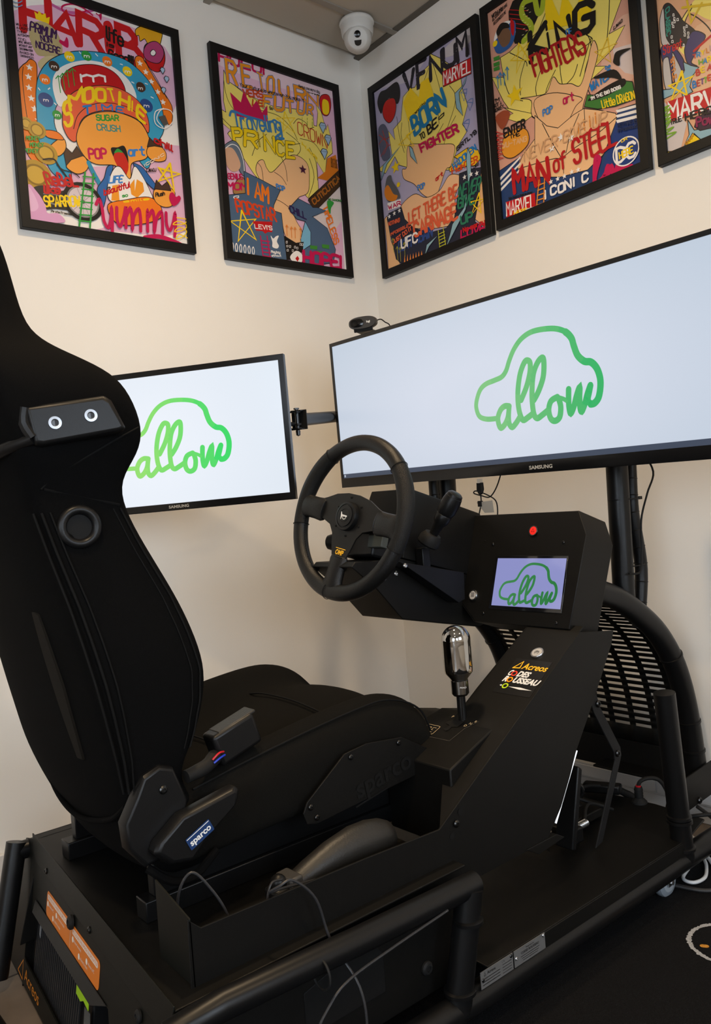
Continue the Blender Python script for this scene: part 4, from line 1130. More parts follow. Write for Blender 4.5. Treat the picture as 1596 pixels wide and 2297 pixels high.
# ------------------------------------------------------------------ dome camera under the ceiling
cc = Vector((-.150, -.172, ZC-.003)); t = thing('security_camera', 'white turret security camera under the ceiling in the corner', 'camera', cc)
MB().lathe([(0,0),(.062,0),(.064,-.006),(.060,-.012),(0,-.012)], cc, (0,0,1), 36).build('base', m_cam, t)
d = (Vector((-2.137,-2.36,.974))-cc); d.z *= .85; d = d.normalized()
b0 = cc+Vector((0,0,-.010)); MB().lathe([(.060,0),(.0595,-.018),(.057,-.036),(.054,-.040),(.049,-.040)], b0, (0,0,1), 36).build('housing', m_cam, t)
e0 = cc+Vector((0,0,-.064))+Vector((d.x,d.y,0)).normalized()*.008
eb = MB(); eb.lathe([(.0,-.048),(.030,-.040),(.046,-.018),(.050,.002),(.048,.018),(.043,.030),(.036,.040),(.033,.042),(.0,.042)], e0, d, 36).build('eyeball', m_cam, t)
R_, U_ = d.cross(Vector((0,0,1))).normalized()*-1, None
R_ = Vector((0,0,1)).cross(d).normalized(); U_ = d.cross(R_)
MB().lathe([(.0,.0),(.0115,.0),(.0115,.004),(.008,.003),(0,.002)], e0+d*.0405+U_*.013, d, 28).build('lens', m_gloss, t)
pl = Plane(e0+d*.0415-U_*.014, R_, U_, d); mb = MB()
P = [(.012*math.cos(a), .010*math.sin(a)) for a in [math.pi+math.pi*i/10 for i in range(11)]]+[(.013, .008), (-.013, .008)]
mb.prism([pl.p(x, y) for x, y in P], d*.002); mb.build('infrared_window', m_gloss, t)
# ------------------------------------------------------------------ car-shaped logo of joined handwriting, units of its own width
LOGO={'car':[(-0.335,-0.225),(-0.416,-0.219),(-0.478,-0.192),(-0.5,-0.129),(-0.487,-0.071),(-0.449,-0.01),(-0.394,0.021),(-0.312,0.035),(-0.252,0.048),(-0.211,0.083),(-0.176,0.147),(-0.129,0.214),(-0.06,0.27),(0.035,0.298),(0.176,0.288),(0.267,0.255),(0.318,0.204),(0.334,0.148),(0.356,0.086),(0.4,0.043),(0.446,0.03),(0.482,-0.011),(0.5,-0.071),(0.498,-0.128),(0.48,-0.189),(0.45,-0.219),(0.422,-0.223)],'a':[(-0.208,-0.156),(-0.248,-0.151),(-0.288,-0.175),(-0.315,-0.23),(-0.3,-0.291),(-0.261,-0.275),(-0.227,-0.227),(-0.21,-0.159)],'b':[(-0.21,-0.159),(-0.221,-0.222),(-0.22,-0.273),(-0.198,-0.298),(-0.164,-0.276),(-0.128,-0.239)],'c':[(-0.105,-0.128),(-0.053,-0.048),(-0.018,0.034),(-0.008,0.094),(-0.021,0.118),(-0.052,0.114),(-0.095,0.046),(-0.123,-0.051),(-0.132,-0.138),(-0.125,-0.214),(-0.102,-0.261),(-0.058,-0.247),(-0.017,-0.227)],'d':[(-0.001,-0.142),(0.043,-0.087),(0.085,-0.007),(0.1,0.076),(0.093,0.118),(0.053,0.096),(0.012,0.029),(-0.009,-0.067),(-0.016,-0.153),(-0.01,-0.234),(0.014,-0.262),(0.057,-0.245),(0.105,-0.22)],'o':[(0.182,-0.147),(0.132,-0.166),(0.109,-0.218),(0.118,-0.274),(0.149,-0.295),(0.187,-0.276),(0.202,-0.217),(0.194,-0.168),(0.182,-0.147)],'p':[(0.182,-0.147),(0.227,-0.165),(0.257,-0.185)],'w':[(0.271,-0.11),(0.265,-0.171),(0.264,-0.225),(0.273,-0.262),(0.299,-0.223),(0.326,-0.156),(0.352,-0.11),(0.346,-0.17),(0.344,-0.229),(0.353,-0.26),(0.38,-0.216),(0.402,-0.161),(0.43,-0.108),(0.417,-0.151),(0.404,-0.196),(0.422,-0.221)]}
def emis(name, c, s=1.0, rough=.35):
    return mat(name, (.01,.01,.012), rough, emit=c, es=s)
def logo(pl, c, w, name, cols, h, parent, es=1.0, aspect=1.0):
    mb = MB(); N_ = 8; ms = []
    a, b = lin(cols[0]), lin(cols[1])
    for i in range(N_): t = i/(N_-1); ms.append(emis(name+'_green_%d' % i, tuple(a[j]*(1-t)+b[j]*t for j in range(3)), es))
    for k, pts in LOGO.items():
        P = catmull([Vector((x, y, 0)) for x, y in pts], 5)
        wd = .036 if k == 'car' else (.028 if k == 'p' else .041)
        for i in range(0, len(P)-1, 4):
            seg = P[i:i+5]; x = sum(v.x for v in seg)/len(seg)
            mt = ms[min(N_-1, max(0, int((x+.5)*N_)))]
            ww = wd*(1.25 if (k == 'car' and x > .3) else 1)
            pl.stroke(mb, [(c[0]+v.x*w, c[1]+v.y*w*aspect) for v in seg], ww*w, mt, h)
    return mb.build('logo', None, parent)
def txt(s, name, pl, c, size, m, h, parent, bold=.0, shear=0.0, sx=1.0, align='CENTER', extr=0.0, spacing=1.0, fit=None):
    cu = bpy.data.curves.new(name, 'FONT'); cu.body = s; cu.size = size; cu.align_x = align; cu.align_y = 'CENTER'; cu.offset = bold; cu.shear = shear; cu.extrude = extr; cu.resolution_u = 3; cu.space_character = spacing
    o = bpy.data.objects.new(name+'_c', cu); COL.objects.link(o); bpy.context.view_layer.update()
    dg = bpy.context.evaluated_depsgraph_get(); me = bpy.data.meshes.new_from_object(o.evaluated_get(dg))
    bpy.data.objects.remove(o); bpy.data.curves.remove(cu)
    inv = wmat(parent).inverted()
    if fit:
        xs_ = [v.co.x for v in me.vertices]; sx = fit/(max(xs_)-min(xs_))
    for v in me.vertices: v.co = inv @ pl.p(c[0]+v.co.x*sx, c[1]+v.co.y, h+v.co.z)
    me.materials.clear(); me.materials.append(m); me.name = name
    q = bpy.data.objects.new(name, me); COL.objects.link(q); q.parent = parent
    return q
def monitor(name, label, o, R, U, N, w, h, bz, bb, col, depth, grp):
    M = Matrix((R, U, N)).transposed().to_4x4(); M.translation = Vector(o)
    t = thing(name, label, 'monitor', group=grp, mw=M); pl = Plane(o, R, U, N)
    # bezel frame
    mb = MB()
    for a, b, ia, ib in (((0,0),(w,0),(bz,bb),(w-bz,bb)), ((w,0),(w,h),(w-bz,bb),(w-bz,h-bz)), ((w,h),(0,h),(w-bz,h-bz),(bz,h-bz)), ((0,h),(0,0),(bz,h-bz),(bz,bb))):
        mb.loft([[pl.p(x, y, -.018), pl.p(x, y, -.001), pl.p(x+(ix-x)*.1, y+(iy-y)*.1, 0), pl.p(ix, iy, 0), pl.p(ix, iy, -.003), pl.p(ix, iy, -.018)] for (x, y), (ix, iy) in ((a, ia), (b, ib))])
    mb.build('bezel', m_bezel, t, ang=25)
    # tapering rear shell
    i = .012
    mb = MB(); mb.loft([[pl.p(i, i, -.018), pl.p(w-i, i, -.018), pl.p(w-i, h-i, -.018), pl.p(i, h-i, -.018)], [pl.p(w*.12, h*.14, -depth), pl.p(w*.88, h*.14, -depth), pl.p(w*.88, h*.86, -depth), pl.p(w*.12, h*.86, -depth)]])
    mb.build('rear_shell', m_plas, t, bevel=.004)
    mb = MB(); mb.add([pl.p(bz, bb, -.0025), pl.p(w-bz, bb, -.0025), pl.p(w-bz, h-bz, -.0025), pl.p(bz, h-bz, -.0025)], [(0,1,2,3)])
    return t, pl, mb
def screen_mat(name, c_mid, c_edge, w, h, es=1.0):
    # viewing-angle dimming painted into the emission as a colour gradient
    M = bpy.data.materials.new(name); M.use_nodes = True; nt = M.node_tree; b = nt.nodes['Principled BSDF']
    b.inputs['Base Color'].default_value = (.01,.01,.012,1); b.inputs['Roughness'].default_value = .3
    tc = nt.nodes.new('ShaderNodeTexCoord'); sp = nt.nodes.new('ShaderNodeMapping'); sp.inputs['Location'].default_value = (-.40, -.30, 0); sp.inputs['Scale'].default_value = (1/w, .7/h, 1)
    g = nt.nodes.new('ShaderNodeVectorMath'); g.operation = 'LENGTH'; cr = nt.nodes.new('ShaderNodeValToRGB')
    cr.color_ramp.elements[0].position = .15; cr.color_ramp.elements[0].color = lin(c_mid); cr.color_ramp.elements[1].position = .75; cr.color_ramp.elements[1].color = lin(c_edge)
    nt.links.new(tc.outputs['Object'], sp.inputs['Vector']); nt.links.new(sp.outputs[0], g.inputs[0]); nt.links.new(g.outputs['Value'], cr.inputs[0]); nt.links.new(cr.outputs[0], b.inputs['Emission Color'])
    b.inputs['Emission Strength'].default_value = es; return M
# main ultra-wide monitor
R, U, N = panel_axes(.003, -.029, -.019); MW_, MH_ = 1.602, .466
O = Vector((-.5, -.309, 1.034))
t, pl, mb = monitor('ultrawide_monitor', 'large ultrawide monitor with white screen and green car logo behind the steering wheel', O, R, U, N, MW_, MH_, .0115, .030, None, .055, 'monitors showing the green car logo')
s = mb.build('screen', screen_mat('main_panel', 'd3dae8', 'b2c2d2', MW_, MH_), t)
mb = MB(); mb.add([pl.p(.0115, .030, -.0022), pl.p(MW_-.0115, .030, -.0022), pl.p(MW_-.0115, .0435, -.0022), pl.p(.0115, .0435, -.0022)], [(0,1,2,3)])
tb = mb.build('taskbar', emis('taskbar_blue', '3c4658'), t)
mb = MB()
for a in (0, 1):
    for b in (0, 1): mb.add([pl.p(.0165+a*.0035, .0335+b*.0038, -.002), pl.p(.0165+a*.0035+.003, .0335+b*.0038, -.002), pl.p(.0165+a*.0035+.003, .0368+b*.0038, -.002), pl.p(.0165+a*.0035, .0368+b*.0038, -.002)], [(0,1,2,3)])
mb.build('start_symbol', emis('start_white', 'c8d0dc'), tb)
logo(pl, (.7906, .2352), .3815, 'main_logo', ('7ec480', '2cb062'), -.0018, t)
txt('SAMSUNG', 'lettering', pl, (.796, .0135), .0125, m_silver, .0006, t, bold=.0004, sx=1.25)
# side monitor
R, U, N = panel_axes(.696, .0, .011); O2 = Vector((-.921, -.642, 1.003)); LW, LH = .654, .38
t2, pl2, mb = monitor('side_monitor', 'smaller side monitor with white screen and light green logo behind the racing seat', O2-R*LW, R, U, N, LW, LH, .015, .019, None, .045, 'monitors showing the green car logo')
mb.build('screen', screen_mat('side_panel_screen', 'ebf1fa', 'dde6f0', LW, LH), t2)
logo(pl2, (.322, .196), .326, 'side_logo', ('9be070', '3cd968'), -.0018, t2)
txt('SAMSUNG', 'lettering', pl2, (.330, .0095), .0105, m_silver, .0006, t2, bold=.0004, sx=1.2)
# webcam on the big monitor
R, U, N = panel_axes(.003, -.029, -.019)
wc = O+R*.180+U*.497+N*.004; wx = (R*.86-N*.50).normalized(); wn = wx.cross(U).normalized(); 
M = Matrix((wx, U, wn)).transposed().to_4x4(); M.translation = wc
t3 = thing('webcam', 'small dark webcam clipped on the top edge of the ultrawide monitor', 'webcam', mw=M); plw = Plane(wc, wx, U, wn)
def obl(a, b, n=32, e=2.6): return [(a*abs(math.cos(q))**(2/e)*(1 if math.cos(q) >= 0 else -1), b*abs(math.sin(q))**(2/e)*(1 if math.sin(q) >= 0 else -1)) for q in [i*math.tau/n for i in range(n)]]
mb = MB(); mb.loft([[plw.p(x*k, y*k, z) for x, y in obl(.0445, .0190)] for k, z in ((.9, -.014), (1, -.009), (1, .006), (.93, .010))]); mb.build('body', mat('webcam_grey', (.035,.033,.032), .4), t3)
mb = MB(); mb.loft([[plw.p(-.0165+x*k, y*k, z) for x, y in obl(.0215, .0125)] for k, z in ((1, .0095), (1, .0112), (.92, .0118))]); mb.build('lens_window', m_gloss, t3)
MB().lathe([(.008, 0), (.008, .0015), (.0055, .0005), (0, .0005)], plw.p(-.021, 0, .0115), wn, 24).build('lens', m_matte, t3)
lg = txt('logi', 'emblem', plw, (.020, .0005), .0085, m_white, .0104, t3, bold=.0003)
MB().prism([plw.p(-.030, -.012, .006), plw.p(.030, -.012, .006), plw.p(.030, -.026, .004), plw.p(-.030, -.026, .004)], wn*-.006).build('clip', m_plas, t3, bevel=.001)
mb = MB(); mb.box(plw.p(0, -.0225, -.02), (.05, .05, .006), Matrix((wx, wn, U)).transposed()); mb.build('foot', m_plas, t3, bevel=.001)
mb = MB(); mb.path([plw.p(.036, .002, -.012), plw.p(.052, .006, -.016), plw.p(.064, -.004, -.022), plw.p(.075, -.014, -.03), plw.p(.080, -.05, -.035)], .0018, 8, 4); mb.build('cable', m_rubber, t3)
# ------------------------------------------------------------------ driving simulator: chassis of tubes and sheet metal
ROOT = thing('driving_simulator', 'black tubular driving simulator chassis standing on the rug in the room corner', 'simulator', (-1.0, -.93, 0))
def bolt(p, n, parent, r=.006, m=None):
    mb = MB(); mb.lathe([(r*.6, 0), (r, .0004), (r, r*.35), (r*.72, r*.62), (r*.45, r*.66), (r*.45, r*.35), (0, r*.35)], p, n, 18); return mb.build('bolt', m or m_bsteel, parent)
def tube(a, b, r=.024, name='frame_tube', m=m_tube, parent=ROOT): return MB().tube(a, b, r, 24).build(name, m, parent)
def collar(p, ax, r=.0265, parent=ROOT): return MB().lathe([(r-.004, -.005), (r, -.003), (r, .003), (r-.004, .005)], p, ax, 28).build('weld_ring', m_tube, parent)
YR, YLf = -1.372, -.60
for y, x_ in ((-1.350, -1.76), (YLf, -1.60)):
    tube((x_, y, .086), (-.03, y, .086), .025)
tube((-1.77, -1.35, .055), (-1.77, -.44, .055))
tube((-1.168, -1.352, .086), (-1.126, YR+.01, .288)); collar((-1.137, YR+.008, .235), (0,0,1))
MB().path([(-1.110, YR+.012, .290), (-1.38, YR+.012, .296), (-1.62, YR+.012, .306), (-1.69, YR+.02, .298), (-1.75, YR+.02, .05)], .021, 20).build('frame_tube', m_tube, ROOT)
collar((-1.161, -1.354, .118), (0,0,1), .0285)
tube((-.398, -1.352, .086), (-.437, YR+.015, .487), .0245); collar((-.401, -1.353, .115), (0,0,1), .029); collar((-.408, -1.354, .180), (0,0,1), .029); collar((-.409, -1.354, .190), (0,0,1), .028)
# rear left post, leaning like the rear panel
tube((-1.630, -.474, .292), (-1.700, -.505, .03), .022); tube((-1.63, -.478, .272), (-1.2, -.478, .262), .020); 
# side hoops that carry the mesh nose
def hoop_pts(y): return [(-.62, y, .742), (-.52, y, .735), (-.40, y, .700), (-.305, y, .650), (-.215, y, .585), (-.145, y, .500), (-.105, y, .410), (-.082, y, .31), (-.068, y, .20), (-.062, y, .118)]
for y in (-1.215, -.600):
    MB().path(hoop_pts(y), .029, 24, 5).build('hoop_tube', m_tube, ROOT)
for y in (-1.215, -.600):
    for k, (x, z) in enumerate(((-.150, .507), (-.0835, .317), (-.072, .235))):
        d = [Vector((.45,0,-.8)), Vector((.2,0,-1)), Vector((.1,0,-1))][k]; collar((x, y, z), d, .0315)
tube((-.60, -1.215, .742), (-.60, -.6, .742), .022)
# gusset plates at the feet
for y in (-1.25, -.565):
    g = MB().prism([(-.185, y, .195), (-.03, y, .205), (-.03, y, .118), (-.19, y, .108), (-.28, y, .118)], (0, .005, 0)).build('gusset_plate', m_powder, ROOT, bevel=.001)
    bolt((-.125, y, .12), (0,-1,0), g, .009)
# monitor poles with cable sheaths
for k, (y, sx) in enumerate(((-1.20, .050), (-.60, -.045))):
    p = MB().tube((-.325, y, .66), (-.302, y, 1.30), .0275, 24).build('monitor_pole', m_tube, ROOT)
    pts = [(-.325+sx*1.1, y, .60), (-.285+sx*.85 if k == 0 else -.37, y-.004, .75), (-.262 if k == 0 else -.375, y-.004, .90), (-.250 if k == 0 else -.370, y, 1.05), (-.245 if k == 0 else -.365, y, 1.25)]
    q = MB().path(pts, .0165, 14, 6); 
    Pp = catmull([Vector(v) for v in pts], 10)
    for i in range(2, len(Pp)-2, 3): q.torus(Pp[i], Pp[i+1]-Pp[i-1], .0163, .0014, 20, 5)
    q.build('spiral_cable_sheath', m_plas, ROOT)
    for z in (.935, .765):
        mb = MB(); x0 = -.325+(z-.66)*.036
        cx_ = (x0+(-.262 if k == 0 else -.374))/2; a = .055; b = .030
        pts = [(cx_+a*math.cos(i*math.tau/24), y+b*math.sin(i*math.tau/24), z) for i in range(25)]
        mb.path(pts, .0018, 6, caps=False); mb.box((cx_+.052, y-.012, z), (.010, .008, .008)); mb.build('cable_tie', m_rubber, ROOT)
plt = MB().bb((-.36, -1.30, 1.12), (-.33, -.50, 1.17)); plt.bb((-.43, -1.13, 1.11), (-.36, -1.03, 1.28)); plt.bb((-.43, -.90, 1.11), (-.36, -.80, 1.28)); plt.build('monitor_crossbar', m_tube, ROOT, bevel=.003)
mb = MB(); mb.bb((-.447, -1.16, 1.12), (-.43, -.78, 1.34)); mb.build('monitor_mount_plate', m_powder, ROOT, bevel=.002)
# arm carrying the side monitor: tube, yoke and hinge pin
A0, A1 = Vector((-.475, -.268, 1.272)), Vector((-.780, -.492, 1.230))
MB().path([A1, (-.475, -.268, 1.272), (-.405, -.268, 1.275), (-.365, -.40, 1.265), (-.365, -.54, 1.25)], .0185, 20).build('monitor_arm', m_tube, ROOT); MB().bb((-.40, -.545, 1.13), (-.35, -.515, 1.30)).build('arm_bracket', m_tube, ROOT, bevel=.003)
ax = (A1-A0).normalized(); yk = MB(); up = Vector((0,0,1)); sd = ax.cross(up).normalized()
RM = Matrix((ax, sd, up)).transposed()
yk.box(A1+ax*.002, (.004, .045, .056), RM); 
for s in (1, -1): yk.box(A1+ax*.018+up*s*.026, (.036, .03, .004), RM)
yk.build('hinge_yoke', m_powder, ROOT, bevel=.0008)
hp = MB(); c = A1+ax*.024; hp.tube(c+up*.033, c-up*.034, .0055, 16); hp.lathe([(.008,0),(.008,.004),(0,.004)], c+up*.030, up, 6); hp.lathe([(0,-.016),(.006,-.013),(.007,0),(0,0)], c-up*.030, up, 14)
hp.build('hinge_pin', m_bsteel, ROOT)
lk = MB(); lk.box(c+ax*.016-up*.012, (.036, .022, .005), RM); lk.box(c+ax*.016+up*.023, (.036, .022, .004), RM); lk.box(c+ax*.016-up*.023, (.036, .022, .003), RM)
e2 = Vector((-.921,-.642,1.003))-panel_axes(.696,0,.011)[0]*.10+panel_axes(.696,0,.011)[1]*.20-panel_axes(.696,0,.011)[2]*.03
lk.path([c+ax*.03-up*.010, (c+ax*.03+e2)/2-up*.004, e2], .006, 10); lk.build('monitor_link', m_powder, ROOT)
# curved mesh nose: sheet with slots cut through
def nose(s):   # s 0..1 along the hoop curve
    P = NP; q = s*(len(P)-1); i = min(int(q), len(P)-2); return P[i].lerp(P[i+1], q-i)
NP = [Vector(v) for v in catmull([Vector((x, 0, z)) for x, y, z in hoop_pts(0)[1:9]], 8)]
L = [0]
for i in range(1, len(NP)): L.append(L[-1]+(NP[i]-NP[i-1]).length)
def nose_at(d):
    for i in range(1, len(L)):
        if L[i] >= d: return NP[i-1].lerp(NP[i], (d-L[i-1])/(L[i]-L[i-1]))
    return NP[-1]
y0, y1 = -1.188, -.628; cols, pitch, slot = 8, .0205, .0095
cw = (y1-y0-.02)/cols; ys = [y0]
for i in range(cols): a = y0+.010+i*cw; ys += [a+.009, a+cw-.009]
ys.append(y1); ds = [.0, .09]; nr = int((L[-1]-.16)/pitch)
for i in range(nr): a = .09+i*pitch; ds += [a+(pitch-slot), a+pitch]
ds.append(L[-1]); ds = sorted(set(round(d, 5) for d in ds))
mb = MB(); nv = len(ys); vs = []
for d in ds:
    p = nose_at(d)
    for y in ys: vs.append((p.x-.004, y, p.z-.004))
fs = []
for i in range(len(ds)-1):
    row_slot = (i >= 2 and (i % 2 == 0) and i < 2+2*nr-1)
    for j in range(nv-1):
        if row_slot and j % 2 == 1: continue
        fs.append((i*nv+j, i*nv+j+1, (i+1)*nv+j+1, (i+1)*nv+j))
mb.add(vs, fs); o = mb.build('mesh_nose_panel', m_powder, ROOT, ang=80)
so = o.modifiers.new('thick', 'SOLIDIFY'); so.thickness = .0022
MB().bb((-.088, -1.19, .142), (-.082, -.62, .232)).build('toe_plate', m_powder, ROOT, bevel=.001)
mb = MB(); mb.bb((-.16, -1.20, .160), (-.086, -.95, .166)); mb.build('toe_shelf', m_powder, ROOT, bevel=.001)
# floor tray with a folded outer edge
tr = MB().prism([(-1.10, -1.366, .138), (-.40, -1.366, .138), (-.27, -1.34, .138), (-.255, -1.20, .138), (-.30, -.52, .138), (-1.10, -.52, .138)], (0,0,-.004)); tr.bb((-1.10, -1.368, .106), (-.38, -1.364, .136))
tr.build('floor_tray', m_powder, ROOT, bevel=.0012)
# side panel (big folded sheet on the near side) with its stiffening lip
sp = [(-1.634, .408), (-1.614, .389), (-1.30, .383), (-1.130, .376), (-.900, .516), (-.664, .660), (-.537, .643), (-.548, .615), (-.625, .513), (-.711, .409), (-.760, .325), (-.830, .258), (-1.05, .256), (-1.075, .10), (-1.642, .10)]
spn = MB().prism([(x, -1.302, z) for x, z in sp], (0, .004, 0)).build('side_panel', m_powder, ROOT, bevel=.0008)
for x, z in ((-1.088, .374), ): bolt((x, -1.303, z), (0,-1,0), spn, .007)
for x, z in ((-1.074, .392), (-1.100, .354)): MB().lathe([(.0,0),(.006,0),(.0065,.0008),(0,.0008)], (x, -1.302, z), (0,-1,0), 16).build('bolt_hole', m_matte, spn)
bolt((-1.19, -1.303, .150), (0,-1,0), spn, .012, m_rubber)
MB().prism([(-1.39, -1.3035, .235), (-1.30, -1.3035, .235), (-1.285, -1.3035, .215), (-1.285, -1.3035, .15), (-1.45, -1.3035, .15), (-1.45, -1.3035, .22)], (0,.002,0)).build('access_cover', m_matte, spn, bevel=.001)
MB().prism([(x, -.548, z) for x, z in [(-1.60, .31), (-1.13, .376), (-.664, .66), (-.56, .64), (-.711, .409), (-.83, .258), (-1.05, .15), (-1.66, .10)]][:0] or [(-1.60, -.548, .31), (-1.10, -.548, .31), (-1.05, -.548, .15), (-1.66, -.548, .10)], (0, .004, 0)).build('side_panel', m_powder, ROOT, bevel=.0008)
# console support: sloping face plate between side panel and inner flange
fd = Vector((.853, 0, .522)); fn = Vector((-.522, 0, .853)); T0 = Vector((-.664, -1.300, .660))
FP = Plane(T0, Vector((0,-1,0)), fd, fn)      # x: viewer right (=-y), y: up the slope
mb = MB(); mb.prism([FP.p(0, .02), FP.p(-.142, .02), FP.p(-.150, -.20), FP.p(-.150, -.33), FP.p(0, -.545)], fn*-.004); mb.build('console_support_face', m_powder, ROOT, bevel=.0008)
mb = MB(); mb.prism([FP.p(-.142, .02), FP.p(-.150, -.20), FP.p(-.150, -.33), FP.p(-.150, -.33, -.06), FP.p(-.150, -.18, -.05), FP.p(-.142, .02, -.03)], Vector((0,.003,0))); mb.build('support_flange', m_powder, ROOT)
# bent strap bracing the panel
st = [(-.560, .490), (-.548, .455), (-.480, .345), (-.478, .325), (-.580, .150)]
w_ = .015; a_ = [(x-w_*.9, z-.002) for x, z in st]; b_ = [(x+w_*.9, z+.004) for x, z in st[::-1]]
sb = MB().prism([(x, -1.250, z) for x, z in a_+b_], (0,.004,0)).build('brace_strap', mat('strap_grey_black', (.010,.010,.0105), .5, spec=.2), ROOT, bevel=.001)
bolt((-.545, -1.2505, .470), (0,-1,0), sb, .008); bolt((-.482, -1.2505, .338), (0,-1,0), sb, .008); bolt((-.552, -1.2505, .497), (0,-1,0), sb, .005)
# clear guard strip under the side panel, its bright glint put on the edge as emission
gs = MB().prism([(-.725, -1.297, .395), (-.706, -1.297, .411), (-.796, -1.297, .283), (-.83, -1.297, .262)], (0,.003,0)).build('clear_guard', mat('clear_acrylic_smoke', (.5,.46,.2), .05, trans=.9), ROOT)
ge = MB().path([(-.705, -1.300, .411), (-.795, -1.300, .282)], .0022, 8).build('guard_edge', mat('painted_edge_glint', (.85,.87,.9), .25, emit=(.8,.86,.95), es=.55), ROOT)
MB().prism([(-.90, -1.285, .262), (-.80, -1.285, .262), (-.775, -1.285, .248), (-.86, -1.285, .240)], (0,-.02,.0)).build('guard_clip', m_powder, ROOT, bevel=.001)
# stickers on the support face
sk = MB(); sk.prism([FP.p(-.108, -.100, .0003), FP.p(-.012, -.100, .0003), FP.p(-.006, -.206, .0003), FP.p(-.106, -.206, .0003)], fn*.0003); 
stk = sk.build('sticker', mat('sticker_black', (.008,.008,.008), .3), ROOT)
hh = .0009
txt('Acreos', 'lettering_orange', FP, (-.044, -.122), .0255, m_yellow, hh, stk, bold=.0005, shear=.2, fit=.066)
tm = MB(); FP.stroke(tm, [(-.099, -.130), (-.081, -.128), (-.083, -.108), (-.099, -.130)], .0028, m_yellow, hh); tm.build('triangle_emblem', m_yellow, stk)
txt('C', 'lettering_white', FP, (-.096, -.146), .022, m_white, hh, stk, bold=.0010, shear=.25, fit=.011); txt('DES', 'lettering_white', FP, (-.0605, -.146), .022, m_white, hh, stk, bold=.0010, shear=.25, fit=.034)
txt('R', 'lettering_white', FP, (-.097, -.165), .022, m_white, hh, stk, bold=.0010, shear=.25, fit=.012); txt('USSEAU', 'lettering_white', FP, (-.0425, -.165), .022, m_white, hh, stk, bold=.0010, shear=.25, fit=.069)
for (x, y), c in (((-.0845, -.1460), 'e0402c'), ((-.0845, -.1650), 'f0961c'), ((-.0845, -.1845), 'b4d01e')):
    q = MB(); FP.disc(q, (x, y), .0062, .0062, ink(c), hh+.0002, 24, ring=.0032); q.build('ring_letter', ink(c), stk)
q = MB(); FP.fill(q, [(-.100, -.184), (-.096, -.182), (-.0925, -.184), (-.096, -.1865)], m_white, hh); FP.fill(q, [(-.076, -.185), (-.045, -.183), (-.012, -.187), (-.045, -.189)], m_white, hh); q.build('swoosh', m_white, stk)
# metal rating plates on the tray's outer lip
for k, (x0, x1) in enumerate(((-1.124, -1.037), (-1.033, -.943))):
    P_ = Plane((x0, -1.3692, .1085), (1,0,0), (0,0,1), (0,-1,0)); w = x1-x0
    rp_ = MB().prism([P_.p(0,0), P_.p(w,0), P_.p(w,.030), P_.p(0,.030)], (0,-.0012,0)).build('rating_plate', m_alu, ROOT)
    dk = ink('1a1716')
    if k == 0:
        txt('Acreos', 'engraving', P_, (.028, .0235), .0075, dk, .0016, rp_, bold=.0001); txt('C E', 'engraving', P_, (.060, .0255), .005, dk, .0016, rp_)
        e = MB()
        P_.stroke(e, [(.008,.021),(.0105,.027),(.013,.021),(.008,.021)], .0006, dk, .0016)
        for i in range(3): P_.stroke(e, [(.004, .016-i*.005), (.050, .016-i*.005)], .0012, dk, .0016)
        for i in range(4): P_.stroke(e, [(.058, .020-i*.005), (.082, .020-i*.005)], .0009, dk, .0016)
        e.build('engraved_lines', dk, rp_)
    else:
        txt('CODES ROUSSEAU', 'engraving', P_, (w/2, .019), .0062, dk, .0016, rp_, bold=.0001); txt('Propriete de', 'engraving', P_, (w/2, .025), .0045, dk, .0016, rp_)
        e = MB()
        for i in range(3): P_.stroke(e, [(.018+.003*i, .013-i*.004), (w-.018-.003*i, .013-i*.004)], .001, dk, .0016)
        e.build('engraved_lines', dk, rp_)
    for x, y in ((.005, .015), (w-.005, .026)): bolt(P_.p(x, y, .001), (0,-1,0), rp_, .0032, m_bsteel if k == 0 else m_steel)
# casters
def caster(x, y):
    c = Vector((x, y, .0385)); w = MB()
    w.lathe([(0,-.012),(.028,-.012),(.035,-.009),(.037,-.004),(.037,.004),(.035,.009),(.028,.012),(0,.012)], c, (0,1,0), 36); o = w.build('caster_wheel', m_greyrub, ROOT)
    MB().lathe([(.020,-.0135),(.024,-.0125),(.024,.0125),(.020,.0135)], c, (0,1,0), 28).build('hub', mat('caster_hub_grey', (.30,.33,.36), .4), o)
    MB().lathe([(0,-.022),(.006,-.022),(.006,.022),(0,.022)], c, (0,1,0), 6).build('axle', m_steel, o)
    y_ = MB(); 
    for s in (-1, 1): y_.prism([(x-.012, y+s*.0165, .030), (x+.010, y+s*.0165, .032), (x+.024, y+s*.0165, .085), (x-.020, y+s*.0165, .085)], (0, .0015*s, 0))
    y_.bb((x-.024, y-.02, .084), (x+.028, y+.02, .092)); y_.build('caster_fork', m_steel, ROOT)
for x, y in ((-.432, -1.318), (-1.60, -1.318), (-.432, -.58), (-1.30, -.58)): caster(x, y)
# ------------------------------------------------------------------ rear box with its leaning panel
RA, RB = Vector((-1.607, -.52, .31)), Vector((-1.676, -1.33, .31)); re_ = (RB-RA).normalized(); rd = Vector((-.155, 0, -1)).normalized(); rn = re_.cross(rd).normalized()
if rn.x > 0: rn = -rn
RP = Plane(RA, re_, -rd, rn)           # x along the box, y upwards (negative = down), normal to the rear
box = MB(); Wd = (RB-RA).length
box.prism([RA, RB, Vector((-1.10, -1.33, .31)), Vector((-1.10, -.52, .31))], (0,0,-.004)); box.build('box_top', m_powder, ROOT, bevel=.0015)
